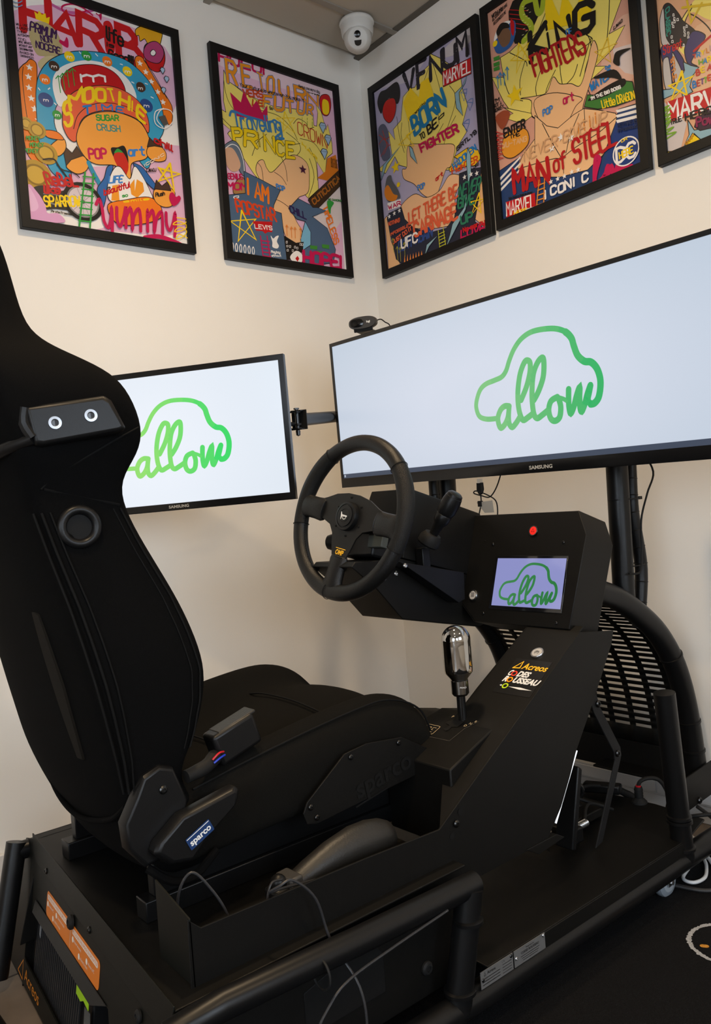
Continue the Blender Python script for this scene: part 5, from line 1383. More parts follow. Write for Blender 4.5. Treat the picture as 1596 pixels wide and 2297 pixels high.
# rear panel with the six-sided cut-out, built as a ring
outer = [(-.062, -.022), (.0, -.006), (Wd+.01, -.012), (Wd+.01, -.308), (-.190, -.308), (-.130, -.15)]
op = [(.069, -.115), (.019, -.155), (-.004, -.250), (.009, -.258), (.57, -.275), (.585, -.20), (.546, -.117)]
def ring(mb, pl, outer, inner, h, th):
    n = len(inner); m_ = len(outer)
    # nearest-outer assignment, then quads/tris
    pairs = []
    for p in inner: pairs.append(min(range(m_), key=lambda i: (outer[i][0]-p[0])**2+(outer[i][1]-p[1])**2))
    tr = tessellate_polygon([[Vector((x, y, 0)) for x, y in outer], [Vector((x, y, 0)) for x, y in inner]])
    al = list(outer)+list(inner); vs = [pl.p(x, y, h) for x, y in al]+[pl.p(x, y, h-th) for x, y in al]; N_ = len(al)
    fs = [list(t) for t in tr]+[[i+N_ for i in t][::-1] for t in tr]
    for base, cnt in ((0, m_), (m_, n)):
        for i in range(cnt): a, b = base+i, base+(i+1) % cnt; fs.append((a, b, b+N_, a+N_))
    mb.add(vs, fs)
mb = MB(); ring(mb, RP, outer, op, 0, .003); rpn = mb.build('rear_panel', mat('rear_panel_black', (.0042,.0046,.0034), .5, bump=.25, bscale=900, bdist=.0006, spec=.22), ROOT)
mb = MB(); mb.prism([RP.p(-.0, .006, .003), RP.p(Wd, .006, .003), RP.p(Wd-.005, -.045, .003), RP.p(.045, -.040, .003), RP.p(.025, -.030, .003)], rn*-.003); lip = mb.build('top_lip', MC['rear_panel_black'], ROOT, bevel=.001)
mb = MB(); mb.prism([RP.p(.066, -.111, .001), RP.p(.545, -.113, .001), RP.p(.490, -.134, .010), RP.p(.08, -.130, .010)], rn*.002); mb.build('opening_hood', m_powder, rpn, bevel=.001)
for e, d in ((.138, -.030), (.437, -.034)): bolt(RP.p(e, d, .003), rn, lip, .006)
bolt(RP.p(.330, -.060, .002), rn, rpn, .013, m_rubber); bolt(RP.p(.688, -.063, .001), rn, rpn, .010, m_rubber)
for x, y in ((-1.529, -.689), (-1.555, -.979)): bolt((x, y, .3105), (0,0,1), lip, .006)
MB().bb((-1.47, -.60, .312), (-1.43, -.56, .325)).build('seat_stop', m_powder, ROOT, bevel=.002)
for z in (0,): MB().prism([RA+Vector((0,.0,0)), Vector((-1.10, -.52, .31)), Vector((-1.10, -.52, .12)), RA+rd*.32], (0,.003,0)).build('box_side', m_powder, ROOT)
MB().prism([RP.p(-.02, -.285, -.004), RP.p(Wd-.02, -.285, -.004), RP.p(Wd-.02, -.285, -.40), RP.p(-.02, -.285, -.40)], (0,0,-.003)).build('box_floor', m_matte, ROOT)
MB().prism([RP.p(-.035, -.02, -.004), RP.p(-.035, -.285, -.004), RP.p(-.035, -.285, -.40), RP.p(-.035, -.02, -.40)], (0,.003,0)).build('inner_side', m_matte, ROOT)
# orange instruction sticker
og = mat('sticker_orange', (.62, .165, .012), .5); so_ = MB()
def rrect(x0, y0, x1, y1, r, sh=0, k=5):
    P = []
    for cx_, cy_, a0 in ((x1-r, y1-r, 0), (x0+r, y1-r, 90), (x0+r, y0+r, 180), (x1-r, y0+r, 270)):
        for i in range(k+1): a = math.radians(a0+90*i/k); P.append((cx_+r*math.cos(a), cy_+r*math.sin(a)))
    return P
so_.prism([RP.p(x, y, .0004) for x, y in rrect(.146, -.1125, .496, -.0645, .010)], rn*.0004); ogo = so_.build('instruction_sticker', og, rpn)
H2 = .0012; pw_ = ink('e6e0d8'); q = MB()
for x0, x1 in ((.153, .309), (.331, .487)): RP.fill(q, rrect(x0, -.0795, x1, -.0695, .005), pw_, H2)
RP.stroke(q, [(.320, -.069), (.320, -.109)], .0012, pw_, H2); 
for x, y in ((.157, -.088), (.2, -.1015), (.222, -.088), (.338, -.088), (.38, -.1015), (.425, -.092)): RP.disc(q, (x, y), .0052, .0052, pw_, H2)
q.build('label_shapes', pw_, ogo)
txt("PROCEDURE D'ARRET DU SIMULATEUR", 'label_text', RP, (.231, -.0745), .0088, og, H2+.0003, ogo, sx=.95); txt("PROCEDURE D'ALLUMAGE DU SIMULATEUR", 'label_text', RP, (.409, -.0745), .0088, og, H2+.0003, ogo, sx=.88)
for s_, x, y in (('Eteindre le PC', .183, -.088), ('Eteindre le volant', .232, -.1015), ('Eteindre les ecrans', .256, -.088), ('Allumer les ecrans', .368, -.088), ('Allumer le volant', .410, -.1015), ('Allumer le PC', .452, -.092)): txt(s_, 'label_text', RP, (x, y), .0078, pw_, H2, ogo, sx=.8)
txt('Acreos', 'orange_lettering', RP, (.075, -.284), .036, m_orange, .0006, rpn, fit=.125)
q = MB(); RP.stroke(q, [(-.046, -.297), (-.006, -.262), (-.004, -.301), (-.046, -.297)], .003, m_orange, .0006); q.build('triangle_emblem', m_orange, rpn)
# raised bin beside the seat
MB().prism([(-1.630, -1.190, .31), (-1.632, -1.302, .31), (-1.632, -1.302, .408), (-1.630, -1.192, .430)], (.003,0,0)).build('bin_wall', MC['rear_panel_black'], ROOT, bevel=.0006)
# ------------------------------------------------------------------ computer standing inside the rear box
pc = thing('computer', 'black computer tower with ribbed side and lime green strip inside the rear box', 'computer', RP.p(.28, -.30, -.05))
mb = MB(); mb.prism([RP.p(.03, -.115, -.014), RP.p(.43, -.115, -.014), RP.p(.43, -.30, -.014), RP.p(.0, -.30, -.014)], rn*-.20); mb.build('case', m_plas, pc, bevel=.004)
mb = MB()
for i in range(26): mb.prism([RP.p(.060+i*.0125, -.135, -.012), RP.p(.064+i*.0125, -.135, -.012), RP.p(.064+i*.0125-.02, -.305, -.012), RP.p(.060+i*.0125-.02, -.305, -.012)], rn*.003)
mb.build('ventilation_ribs', mat('pc_rib_black', (.02,.02,.021), .35), pc)['kind'] = 'stuff'
gm = mat('lime_print', (.35, .62, .01), .4); mb = MB(); mb.prism([RP.p(.352, -.138, -.008), RP.p(.366, -.152, -.008), RP.p(.385, -.150, -.008), RP.p(.425, -.158, -.008), RP.p(.425, -.176, -.008), RP.p(.396, -.172, -.008), RP.p(.380, -.180, -.008), RP.p(.352, -.178, -.008)], rn*.001); mb.build('lime_strip', gm, pc)
mb = MB(); mb.prism([RP.p(.405, -.178, -.008), RP.p(.435, -.176, -.008), RP.p(.455, -.29, -.008), RP.p(.41, -.29, -.008)], rn*.001); mb.build('grey_strip', mat('pc_grey', (.08,.08,.075), .5), pc)
mb = MB(); mb.prism([RP.p(.075, -.150, -.009), RP.p(.085, -.155, -.009), RP.p(.082, -.185, -.009), RP.p(.074, -.180, -.009)], rn*.001); mb.build('small_label', mat('pc_label', (.2,.21,.22), .4), pc)
# ------------------------------------------------------------------ racing seat
SY = -.88
seat = thing('racing_seat', 'black fabric racing seat with tall winged backrest, seen from behind on the left', 'seat', (-1.35, SY, .32))
# z, half width, rear corner x, wing front x, front centre x, wing thickness
RW = [(.345,.185,-1.535,-1.44,-1.46,.06),(.40,.215,-1.580,-1.46,-1.48,.07),(.47,.240,-1.612,-1.49,-1.51,.08),(.55,.258,-1.640,-1.553,-1.565,.09),(.607,.268,-1.650,-1.513,-1.575,.09),(.678,.274,-1.664,-1.492,-1.585,.09),(.73,.275,-1.674,-1.487,-1.592,.09),(.79,.270,-1.686,-1.502,-1.600,.085),(.853,.260,-1.699,-1.524,-1.610,.08),(.939,.250,-1.722,-1.567,-1.628,.075),(1.0,.247,-1.738,-1.594,-1.640,.075),(1.045,.252,-1.752,-1.600,-1.65,.075),(1.085,.270,-1.764,-1.572,-1.66,.085),(1.125,.280,-1.775,-1.564,-1.668,.09),(1.18,.280,-1.788,-1.582,-1.68,.09),(1.215,.266,-1.796,-1.603,-1.69,.085),(1.244,.240,-1.802,-1.648,-1.70,.08),(1.27,.202,-1.808,-1.680,-1.705,.06),(1.305,.165,-1.815,-1.702,-1.712,.045),(1.372,.145,-1.826,-1.708,-1.72,.04),(1.45,.135,-1.838,-1.720,-1.735,.035),(1.50,.115,-1.840,-1.742,-1.75,.03),(1.525,.08,-1.832,-1.775,-1.78,.02)]
def sec(z, hw, xr, xf, xc, tw):
    h = [(0, xr-.022), (hw*.45, xr-.020), (hw*.80, xr-.008), (hw*.95, xr), (hw, xr+.016), (hw+.002, (xr*.6+xf*.4)), (hw+.001, (xr*.25+xf*.75)), (hw-.002, xf-.012), (hw-.012, xf), (hw-tw*.5, xf+.003), (hw-tw, min(xf-.02, xf*.5+xc*.5)), (hw-tw-.035, xc+.004), ((hw-tw)*.4, xc), (0, xc)]
    R_ = [(SY-a, x) for a, x in h]; L_ = [(SY+a, x) for a, x in h[1:-1]][::-1]
    return [Vector((x, y, z)) for y, x in R_+L_]
mb = MB(); mb.loft([sec(*r_) for r_ in RW]); back = mb.build('backrest', m_fab, seat, subd=2)
def side_pt(z, k, off=.0015):       # point on the right flank: k 0 rear corner .. 1 front edge
    for a, b in zip(RW, RW[1:]):
        if a[0] <= z <= b[0]:
            t = (z-a[0])/(b[0]-a[0]); v = [a[i]*(1-t)+b[i]*t for i in range(6)]
            return Vector((v[2]*(1-k)+v[3]*k, SY-v[1]-off+(.004 if k < .06 else 0), z))
zs = [.55+i*.025 for i in range(19)]
sm = MB(); sm.path([side_pt(z, .05, .001) for z in zs], .0022, 8, 3); sm.path([side_pt(z, .13, .001) for z in zs], .0015, 8, 3); sm.path([side_pt(z, -.02, -.006) for z in zs], .002, 8, 3); sm.build('back_piping', m_thread, seat)
sm = MB(); sm.path([side_pt(z, .90, .0005) for z in [.6+i*.025 for i in range(17)]], .0016, 6, 3); sm.path([side_pt(z, .82, .0005) for z in [.6+i*.025 for i in range(17)]], .0012, 6, 3)
sm.path([side_pt(1.035+.09*i/8, .12+.8*i/8, .0) for i in range(9)], .0016, 6, 3); sm.path([side_pt(1.035-.03*i/8, .15+.75*i/8, .0) for i in range(9)], .0022, 6, 3)
sm.build('side_seams', m_thread, seat)
mb = MB(); mb.path([(-1.622, SY+.205, .52), (-1.630, SY+.10, .468), (-1.634, SY-.02, .455), (-1.634, SY-.16, .485), (-1.634, SY-.235, .525)], .005, 10, 6); mb.build('rear_hem', m_fab, seat)
# dark slot panel down the middle of the back
P4 = [(-.985, .845), (-1.02, .840), (-1.035, .72), (-1.03, .590), (-1.0, .588), (-.985, .66), (-.975, .76)]
def back_x(z):
    for a, b in zip(RW, RW[1:]):
        if a[0] <= z <= b[0]: t = (z-a[0])/(b[0]-a[0]); return (a[2]*(1-t)+b[2]*t)
mb = MB(); mb.prism([(back_x(z)-.019, y, z) for y, z in P4], (.008, 0, 0)); mb.build('slot_panel', mat('slot_brown_black', (.008,.0066,.0048), .8, spec=.1), seat, bevel=.003)
# round grommet on the right flank
g = side_pt(.975, .36, .004); gn = Vector((-.12, -1, .0)).normalized()
MB().torus(g, gn, .0265, .0075, 48, 14).build('grommet', m_plas, seat); MB().lathe([(0,0),(.022,0),(.022,.003),(0,.003)], g-gn*.004, gn, 28).build('grommet_hole', m_matte, seat)
# plastic harness guide bolted across the back
Hn = Vector((-.22, -.97, .04)).normalized(); Hx = Vector((.97, -.22, .05)).normalized(); Hu = Hx.cross(Hn); Hu = Hu if Hu.z > 0 else -Hu
hc = Vector((-1.690, -1.165, 1.132)); HP = Plane(hc, Hx, Hu, Hn)
mb = MB()
pts = [(-.062, .026), (.052, .036), (.062, .028), (.078, -.016), (.070, -.020), (-.046, -.033), (-.056, -.030)]
mb.loft([[HP.p(x*1.02, y*1.05, -.020) for x, y in pts], [HP.p(x, y, .004) for x, y in pts], [HP.p(x*.95, y*.88, .010) for x, y in pts]])
hg = mb.build('harness_guide', m_plas, seat, bevel=.003)
for x, y in ((-.024, -.001), (.028, .006)):
    MB().lathe([(.0048, 0), (.0048, .0025), (.0056, .0032), (.0094, .0030), (.0100, 0)], HP.p(x, y, .009), Hn, 28).build('bolt_sleeve', mat('sleeve_steel', (.34,.35,.37), .38, metal=1), hg)
    MB().lathe([(0, 0), (.0042, 0), (.0042, .001), (0, .001)], HP.p(x, y, .009), Hn, 16).build('bolt_recess', m_bsteel, hg)
a, b = HP.p(-.062, .026, .002), HP.p(-.056, -.020, .002)
mb = MB(); mb.path([a, a+Vector((-.03, .06, .008)), a+Vector((-.07, .22, .004)), a+Vector((-.03, .40, 0)), a+Vector((.06, .53, 0))], .0085, 12, 4)
mb.path([b, b+Vector((-.04, .06, -.018)), b+Vector((-.085, .22, -.060)), b+Vector((-.03, .40, -.04)), b+Vector((.06, .53, 0))], .0095, 12, 4)
mb.path([a, (a+b)/2+Vector((-.006, .004, 0)), b], .0095, 10, 3); mb.build('guide_loop', m_plas, seat)
# ---- cushion: x from rear to front, sections in y/z
CS = [(-1.60,.455,.50,.40),(-1.52,.475,.535,.40),(-1.44,.500,.550,.405),(-1.34,.530,.566,.410),(-1.24,.556,.580,.412),(-1.15,.575,.590,.412),(-1.07,.574,.592,.414),(-1.01,.562,.576,.416),(-.965,.535,.545,.422),(-.945,.495,.500,.430),(-.948,.455,.46,.436)]
def csec(x, zc, zb, z0):
    hw = .262; 
    h = [(0, zc), (.06, zc-.002), (.115, zc-.012), (.150, zc-.022), (.178, zb-.012), (.208, zb), (.238, zb-.010), (.258, zb-.040), (hw, (zb+z0)/2), (.258, z0+.01), (.24, z0), (.12, z0-.004), (0, z0-.004)]
    R_ = [(SY-a, z) for a, z in h]; L_ = [(SY+a, z+(.018 if i < 8 and a > .14 else 0)) for i, (a, z) in enumerate(h)][1:-1][::-1]
    fx = lambda y: x-.020*((abs(y-SY)/.26)**2)*(1 if x > -1.1 else 0)
    return [Vector((fx(y), y, z)) for y, z in R_+L_]
mb = MB(); mb.loft([csec(*c_) for c_ in CS]); mb.build('seat_cushion', m_fab2, seat, subd=2)
sm = MB()
sm.path([(x-.018 if x > -1.1 else x, SY-.243, zb-.014) for x, zc, zb, z0 in CS[1:-1]], .0022, 8, 4); sm.path([(x, SY-.152, zc-.018) for x, zc, zb, z0 in CS[1:-1]], .0022, 8, 4)
sm.path([(-1.17, SY-.15, .556), (-1.18, SY-.06, .572), (-1.18, SY+.06, .572), (-1.17, SY+.15, .556)], .002, 8, 4); sm.path([(-1.36, SY-.15, .510), (-1.37, SY-.05, .527), (-1.37, SY+.06, .527)], .002, 8, 4)
sm.build('cushion_seams', m_thread, seat)
# black side plate with pierced wordmark
q = [(-1.225, .512), (-1.17, .518), (-1.08, .508), (-1.00, .462), (-.985, .43), (-1.30, .404), (-1.322, .410), (-1.328, .430), (-1.318, .448)]
pp = MB().prism([(x, -1.162, z) for x, z in q], (0,.004,0)).build('side_plate', m_powder, seat, bevel=.0008)
for x, z in ((-1.212, .503), (-1.312, .438), (-1.300, .416), (-1.09, .500)): bolt((x, -1.1625, z), (0,-1,0), pp, .0055)
PP = Plane((-1.23, -1.1632, .42), (.985, 0, .17), (-.17, 0, .985), (0,-1,0))
txt('sparco', 'cut_out_lettering', PP, (.10, .012), .052, m_matte, .0004, pp, bold=.001, sx=1.05)
q = MB(); PP.stroke(q, [(.02, -.016), (.10, -.016)], .003, m_matte, .0004); q.build('underline', m_matte, pp)
# recliner cover and lever
RC = [(-1.632, .548), (-1.618, .576), (-1.590, .587), (-1.566, .578), (-1.545, .520), (-1.552, .492), (-1.58, .44), (-1.625, .435), (-1.652, .470), (-1.655, .510)]
rc = MB(); rc.loft([[Vector((x, -1.128, z)) for x, z in RC], [Vector((x, -1.150, z)) for x, z in RC], [Vector((-1.6+(x+1.6)*.93, -1.156, .51+(z-.51)*.93)) for x, z in RC]]); rco = rc.build('recliner_cover', m_plas, seat, bevel=.002)
bolt((-1.588, -1.156, .548), (0,-1,0), rco, .007)
LV = [(-1.622, .462), (-1.615, .476), (-1.572, .507), (-1.548, .511), (-1.470, .525), (-1.462, .518), (-1.468, .498), (-1.530, .458), (-1.560, .430), (-1.598, .437)]
lv = MB(); lv.loft([[Vector((x, -1.156, z)) for x, z in LV], [Vector((x, -1.176, z)) for x, z in LV], [Vector((-1.55+(x+1.55)*.90, -1.184, .475+(z-.475)*.88)) for x, z in LV]]); lvo = lv.build('recliner_lever', m_plas, seat, bevel=.003)
LP = Plane((-1.545, -1.1852, .470), (.90, 0, .43), (-.43, 0, .90), (0,-1,0)); q = MB(); LP.fill(q, rrect(-.024, -.011, .024, .011, .002), mat('badge_blue', (.01,.035,.12), .4), .0004); bd = q.build('badge', None, lvo)
txt('sparco', 'badge_text', LP, (0, -.001), .0145, m_white, .0009, bd, bold=.0004, sx=1.05); q = MB(); LP.stroke(q, [(-.022, .0085), (.022, .0085)], .0012, m_white, .0009); q.build('badge_rule', m_white, bd)
# seat slides under the cushion
for y in (-1.06, -.70):
    MB().bb((-1.60, y-.02, .31), (-1.00, y+.02, .345)).bb((-1.58, y-.012, .345), (-1.02, y+.012, .40)).build('slide_rail', m_tube, seat, bevel=.002)
mb = MB(); mb.path([(-1.62, -1.145, .43), (-1.59, -1.165, .405), (-1.55, -1.166, .400), (-1.50, -1.150, .42)], .007, 10, 4); mb.build('hinge_hem', m_fab, seat)
# ------------------------------------------------------------------ belt buckle on its stalk
bk = thing('seat_belt_buckle', 'black block shaped seat belt buckle beside the racing seat', 'buckle', (-1.47, -1.13, .55))
bx = Vector((.955, 0, .295)).normalized(); bu = Vector((-.295, 0, .955)).normalized(); RMb = Matrix((bx, Vector((0,1,0)), bu)).transposed()
MB().box((-1.427, -1.105, .583), (.088, .042, .058), RMb).build('housing', m_plas, bk, bevel=.007, seg=3)
MB().box((-1.424, -1.104, .612), (.080, .036, .006), RMb).build('press_button', m_greyleath, bk, bevel=.002)
mb = MB(); mb.path([(-1.47, -1.115, .562), (-1.50, -1.135, .556), (-1.54, -1.142, .552)], [.013, .012, .011], 12, 3); mb.build('stalk', m_rubber, bk)
mb = MB(); mb.path([(-1.462, -1.133, .572), (-1.475, -1.140, .574), (-1.488, -1.140, .566)], .0018, 6, 3); mb.build('red_wire', ink('b01820'), bk)
mb = MB(); mb.path([(-1.460, -1.133, .566), (-1.472, -1.140, .566), (-1.486, -1.140, .560)], .0018, 6, 3); mb.build('blue_wire', ink('2038b0'), bk)
# ------------------------------------------------------------------ handbrake lever lying beside the seat
hb = thing('handbrake_lever', 'grey rounded handbrake grip lying low between seat and near side panel', 'handbrake', (-1.35, -1.225, .31))
hx = Vector((1, .02, .06)).normalized(); o_ = Vector((-1.405, -1.232, .352)); hs = hx.cross(Vector((0,0,1))).normalized(); hu = hs.cross(hx)
mb = MB(); secs = []
for t_, rw, rh in ((0,.021,.021),(.03,.024,.026),(.08,.027,.033),(.13,.030,.038),(.17,.031,.038),(.20,.029,.034),(.218,.022,.026),(.226,.010,.012)):
    secs.append([o_+hx*t_+hu*(.012*math.sin(t_/.226*math.pi)+rh*math.sin(j*math.tau/20))+hs*rw*math.cos(j*math.tau/20) for j in range(20)])
mb.loft(secs); mb.build('grip', m_greyleath, hb)
mb = MB(); mb.box(o_-hx*.008+hu*-.002, (.026, .046, .052), Matrix((hx, hs, hu)).transposed()); mb.build('collar', mat('handbrake_collar', (.032,.030,.028), .5), hb, bevel=.004)
mb = MB(); mb.box(o_-hx*.034+hu*-.012, (.03, .036, .05), Matrix((hx, hs, hu)).transposed()); mb.build('ratchet_housing', m_plas, hb, bevel=.005)
for i in range(3): MB().box(o_-hx*(.028+i*.007)+hs*.019-hu*.016, (.0028, .004, .034), Matrix((hx, hs, hu)).transposed()).build('spring_clip', m_bsteel, hb)
mb = MB(); mb.ball(o_-hx*.03+hu*.018, .014); mb.build('pivot_cap', m_plas, hb)
MB().prism([(-1.47, -1.245, .312), (-1.20, -1.245, .312), (-1.20, -1.245, .335), (-1.40, -1.245, .345), (-1.47, -1.245, .34)], (0,.03,0)).build('base_bracket', m_powder, hb, bevel=.002)
# ------------------------------------------------------------------ steering wheel
R, U, N = panel_axes(.062, .265); WC = Vector((-.955, -.90, .948)); rot = Matrix.Rotation(math.radians(8), 3, N)
Rw, Uw = rot @ R, rot @ U
Rw, Uw = (Matrix.Rotation(math.radians(-20), 3, N) @ Rw), (Matrix.Rotation(math.radians(-20), 3, N) @ Uw)
M = Matrix((Rw, Uw, N)).transposed().to_4x4(); M.translation = WC
sw = thing('steering_wheel', 'black leather three spoke steering wheel with horn button', 'steering wheel', mw=M); SP = Plane(WC, Rw, Uw, N)
# rim with slightly thicker hand grips
mb = MB(); n, k = 96, 16; vs = []; fs = []
def grip(a):
    d = min(abs(((a-g+math.pi) % math.tau)-math.pi) for g in (math.radians(25), math.radians(155))); return .0022*math.exp(-(d/.35)**4)
for i in range(n):
    a = i*math.tau/n; rr = .0190+grip(a)*.8
    for j in range(k): b = j*math.tau/k; vs.append(SP.p((.1785+rr*math.cos(b))*math.cos(a), (.1785+rr*math.cos(b))*math.sin(a), rr*.92*math.sin(b)))
for i in range(n):
    for j in range(k): fs.append((i*k+j, i*k+(j+1) % k, ((i+1) % n)*k+(j+1) % k, ((i+1) % n)*k+j))
mb.use(m_leather).add(vs, fs)
o = mb.build('rim', None, sw); o.data.materials.append(m_perf)
for p in o.data.polygons:
    c = p.center; a = math.degrees(math.atan2(c.y, c.x)) % 360
    if 12 < a < 48 or 132 < a < 168 or a < 12 or a > 345 or 168 < a < 195: p.material_index = 1
mb = MB()
for a in (48, 132, 195, 345, 268):
    a = math.radians(a); d = Vector((math.cos(a), math.sin(a)))
    pts = [SP.p((.1785+.0205*math.cos(b))*d.x, (.1785+.0205*math.cos(b))*d.y, .0190*math.sin(b)) for b in [j*math.tau/20 for j in range(21)]]
    MB().path(pts, .0008, 6, caps=False).build('rim_seam', m_thread, sw)
mb = MB()
for sgn in (1,):
    for j in range(110):
        a = math.radians(150+j*2.15) ; 
        r0 = .1785-.0195
        mb.box(SP.p(r0*math.cos(a), r0*math.sin(a), .004), (.0012, .0035, .0010), Matrix((SP.R*math.cos(a)+SP.U*math.sin(a), SP.U*math.cos(a)-SP.R*math.sin(a), SP.N)).transposed())
mb.build('rim_stitching', m_thread, sw, kind='stuff')
# spoke plate: flat cut plate, then padded sleeves where it meets the rim
sp_ = [(-.155,.013),(-.092,.034),(-.060,.047),(-.020,.054),(.020,.054),(.060,.047),(.092,.034),(.155,.013),(.155,-.018),(.092,-.018),(.060,-.028),(.044,-.046),(.036,-.070),(.022,-.105),(.018,-.155),(-.018,-.155),(-.022,-.105),(-.036,-.070),(-.044,-.046),(-.060,-.028),(-.092,-.018),(-.155,-.018)]
mb = MB(); mb.prism([SP.p(x, y, .004) for x, y in sp_], N*-.004); spk = mb.build('spoke_plate', m_anod, sw, bevel=.0008)
def sleeve(ang, mt):
    mb = MB(); d = Vector((math.cos(ang), math.sin(ang))); e = Vector((-d.y, d.x)); secs = []
    for t_, w, h in ((.094,.026,.010),(.102,.0285,.0125),(.125,.027,.014),(.148,.027,.0155),(.164,.033,.0165),(.178,.042,.013)):
        secs.append([SP.p(*(d*t_+e*w*math.cos(q)), .000+h*math.sin(q)) for q in [j*math.tau/20 for j in range(20)]])
    mb.loft(secs); mb.build('spoke_grip', mt, sw)
    mb = MB(); mb.path([SP.p(*(d*.096+e*.0245*math.cos(q)), .011*math.sin(q)) for q in [j*math.tau/24 for j in range(25)]], .0014, 6, caps=False); mb.build('grip_welt', m_leather, sw)
sleeve(math.radians(-2+3), m_leather); sleeve(math.radians(182-3), m_leather); sleeve(math.radians(270), m_leather)
hn = MB(); hn.lathe([(0,0),(.0345,0),(.0345,.009),(.033,.0125),(.028,.0135),(.0275,.0120),(.0255,.0120),(.025,.0145),(.016,.0150),(.0155,.0142),(.0145,.0142),(.014,.0150),(0,.0150)], SP.p(0,0,.003), N, 56)
hno = hn.build('horn_button', m_plas, sw)
q = MB(); hz = .0186; hr, hu_ = R, U; HPn = Plane(WC, R, U, N)
HPn.fill(q, [(-.011,.010),(-.009,.010),(-.0065,.003),(.010,-.001),(.010,-.004),(.008,-.004),(-.0065,-.001),(-.010,-.008),(-.0115,-.008)], m_white, hz); HPn.disc(q, (.001, -.0045), .0055, .0042, m_white, hz, 20, ring=.0016); q.build('horn_symbol', m_white, hno)
for i in range(6):
    a = math.radians(30+60*i+8); bolt(SP.p(.0455*math.cos(a), .0455*math.sin(a), .004), N, spk, .0028, m_matte)
txt('OMP', 'lettering_yellow', Plane(WC, SP.R, SP.U, SP.N), (0, -.0865), .0165, m_yellow, .0046, sw, bold=.0005, shear=.15, fit=.029)
q = MB(); SP.stroke(q, [(-.015, -.0765), (.019, -.0765)], .0016, m_yellow, .0046); SP.stroke(q, [(-.019, -.0965), (.015, -.0965)], .0016, m_yellow, .0046); q.build('rules_yellow', m_yellow, sw)
MB().lathe([(.030,-.06),(.034,-.02),(.034,.0),(0,.0)], SP.p(0,0,0), N, 32).build('hub_boss', m_plas, sw)
# ------------------------------------------------------------------ steering column housing with stalks
sc = thing('steering_column', 'black sheet metal steering column housing behind the wheel', 'column', (-.75, -.88, .85))
ya, yb = -.945, -.785
hd = [(-.793, .994), (-.552, .917), (-.600, .770), (-.839, .840)]
hb_ = MB(); c0 = [(-.793, y, z) for y, z in ()]
secs = []
for y, kk in ((ya, 0), (ya+.004, .010), (yb-.012, .012), (yb, -.006)):
    secs.append([Vector((x, y, z+(kk if z > .9 else 0))) for x, z in hd])
hb_.loft(secs); hb_.build('cowl', m_powder, sc, bevel=.0015)
sk_ = [(-.839, .838), (-.645, .782), (-.600, .770), (-.575, .640), (-.590, .636), (-.854, .696), (-.864, .707), (-.926, .776), (-.997, .836), (-.985, .846)]
MB().prism([(x, ya+.002, z) for x, z in sk_], (0, yb-ya-.01, 0)).build('lower_tray', m_powder, sc, bevel=.002)
tri = MB().prism([(-.886, -.985, .836), (-.676, -.985, .788), (-.680, -.985, .722), (-.703, -.985, .716)], (0,.036,0)).build('corner_gusset', mat('gusset_black', (.006,.006,.007), .45, spec=.25), sc, bevel=.001)
bolt((-.873, -.986, .826), (0,-1,0), tri, .006, m_steel); bolt((-.905, -.946, .800), (0,-1,0), sc, .006, m_steel)
for i, (x, z) in enumerate(((-.93, .840), (-.90, .832), (-.865, .826))): bolt((x, ya+.0015, z-.02), (0,-1,0), sc, .006, m_steel)
mb = MB(); mb.box((-.86, -.86, .875), (.09, .12, .075), Matrix.Rotation(.3, 3, 'Y')); mb.build('switch_block', m_plas, sc, bevel=.006)
mb = MB(); mb.tube(WC+N*-.02, WC-N*.16, .022, 20); mb.build('shaft', m_bsteel, sc)
mb = MB(); mb.box((-.905, -.935, .885), (.02, .05, .03), Matrix.Rotation(.3, 3, 'Y')); mb.build('grey_block', mat('switch_grey', (.06,.065,.055), .5), sc, bevel=.002)
def stalk(a, b, c, name, r=1.0):
    a, b, c = Vector(a), Vector(b), Vector(c); d = (c-a)
    mb = MB(); P = [a+d*t for t in (0, .3, .34, .56, .60, .64, .80, .93, .985, 1.0)]
    ax_ = d.normalized(); L_ = d.length
    mb.lathe([(q*r, t*L_) for q, t in ((.010,0),(.0125,.28),(.0185,.36),(.0195,.50),(.0185,.515),(.0195,.53),(.0225,.60),(.0225,.80),(.0205,.90),(.0195,.905),(.0185,.955),(.013,.99),(0,1.0))], a, ax_, 28); o = mb.build(name, m_plas, sc)
    return o
s1 = stalk((-.792, -1.000, .885), None or (0,0,0), (-.765, -1.065, .985), 'indicator_stalk')
s2 = stalk((-.880, -.86, .885), (0,0,0), (-.925, -.765, .888), 'wiper_stalk', .95)
MB().lathe([(.024,0),(.027,.004),(.027,.018),(.020,.030)], (-.798, -.988, .868), Vector((.035,-.08,.123)), 28).build('stalk_boot', m_rubber, sc)
mb = MB(); mb.bb((-.80, -.972, .79), (-.775, -.948, .86)); mb.build('stalk_bracket', m_plas, sc, bevel=.002)
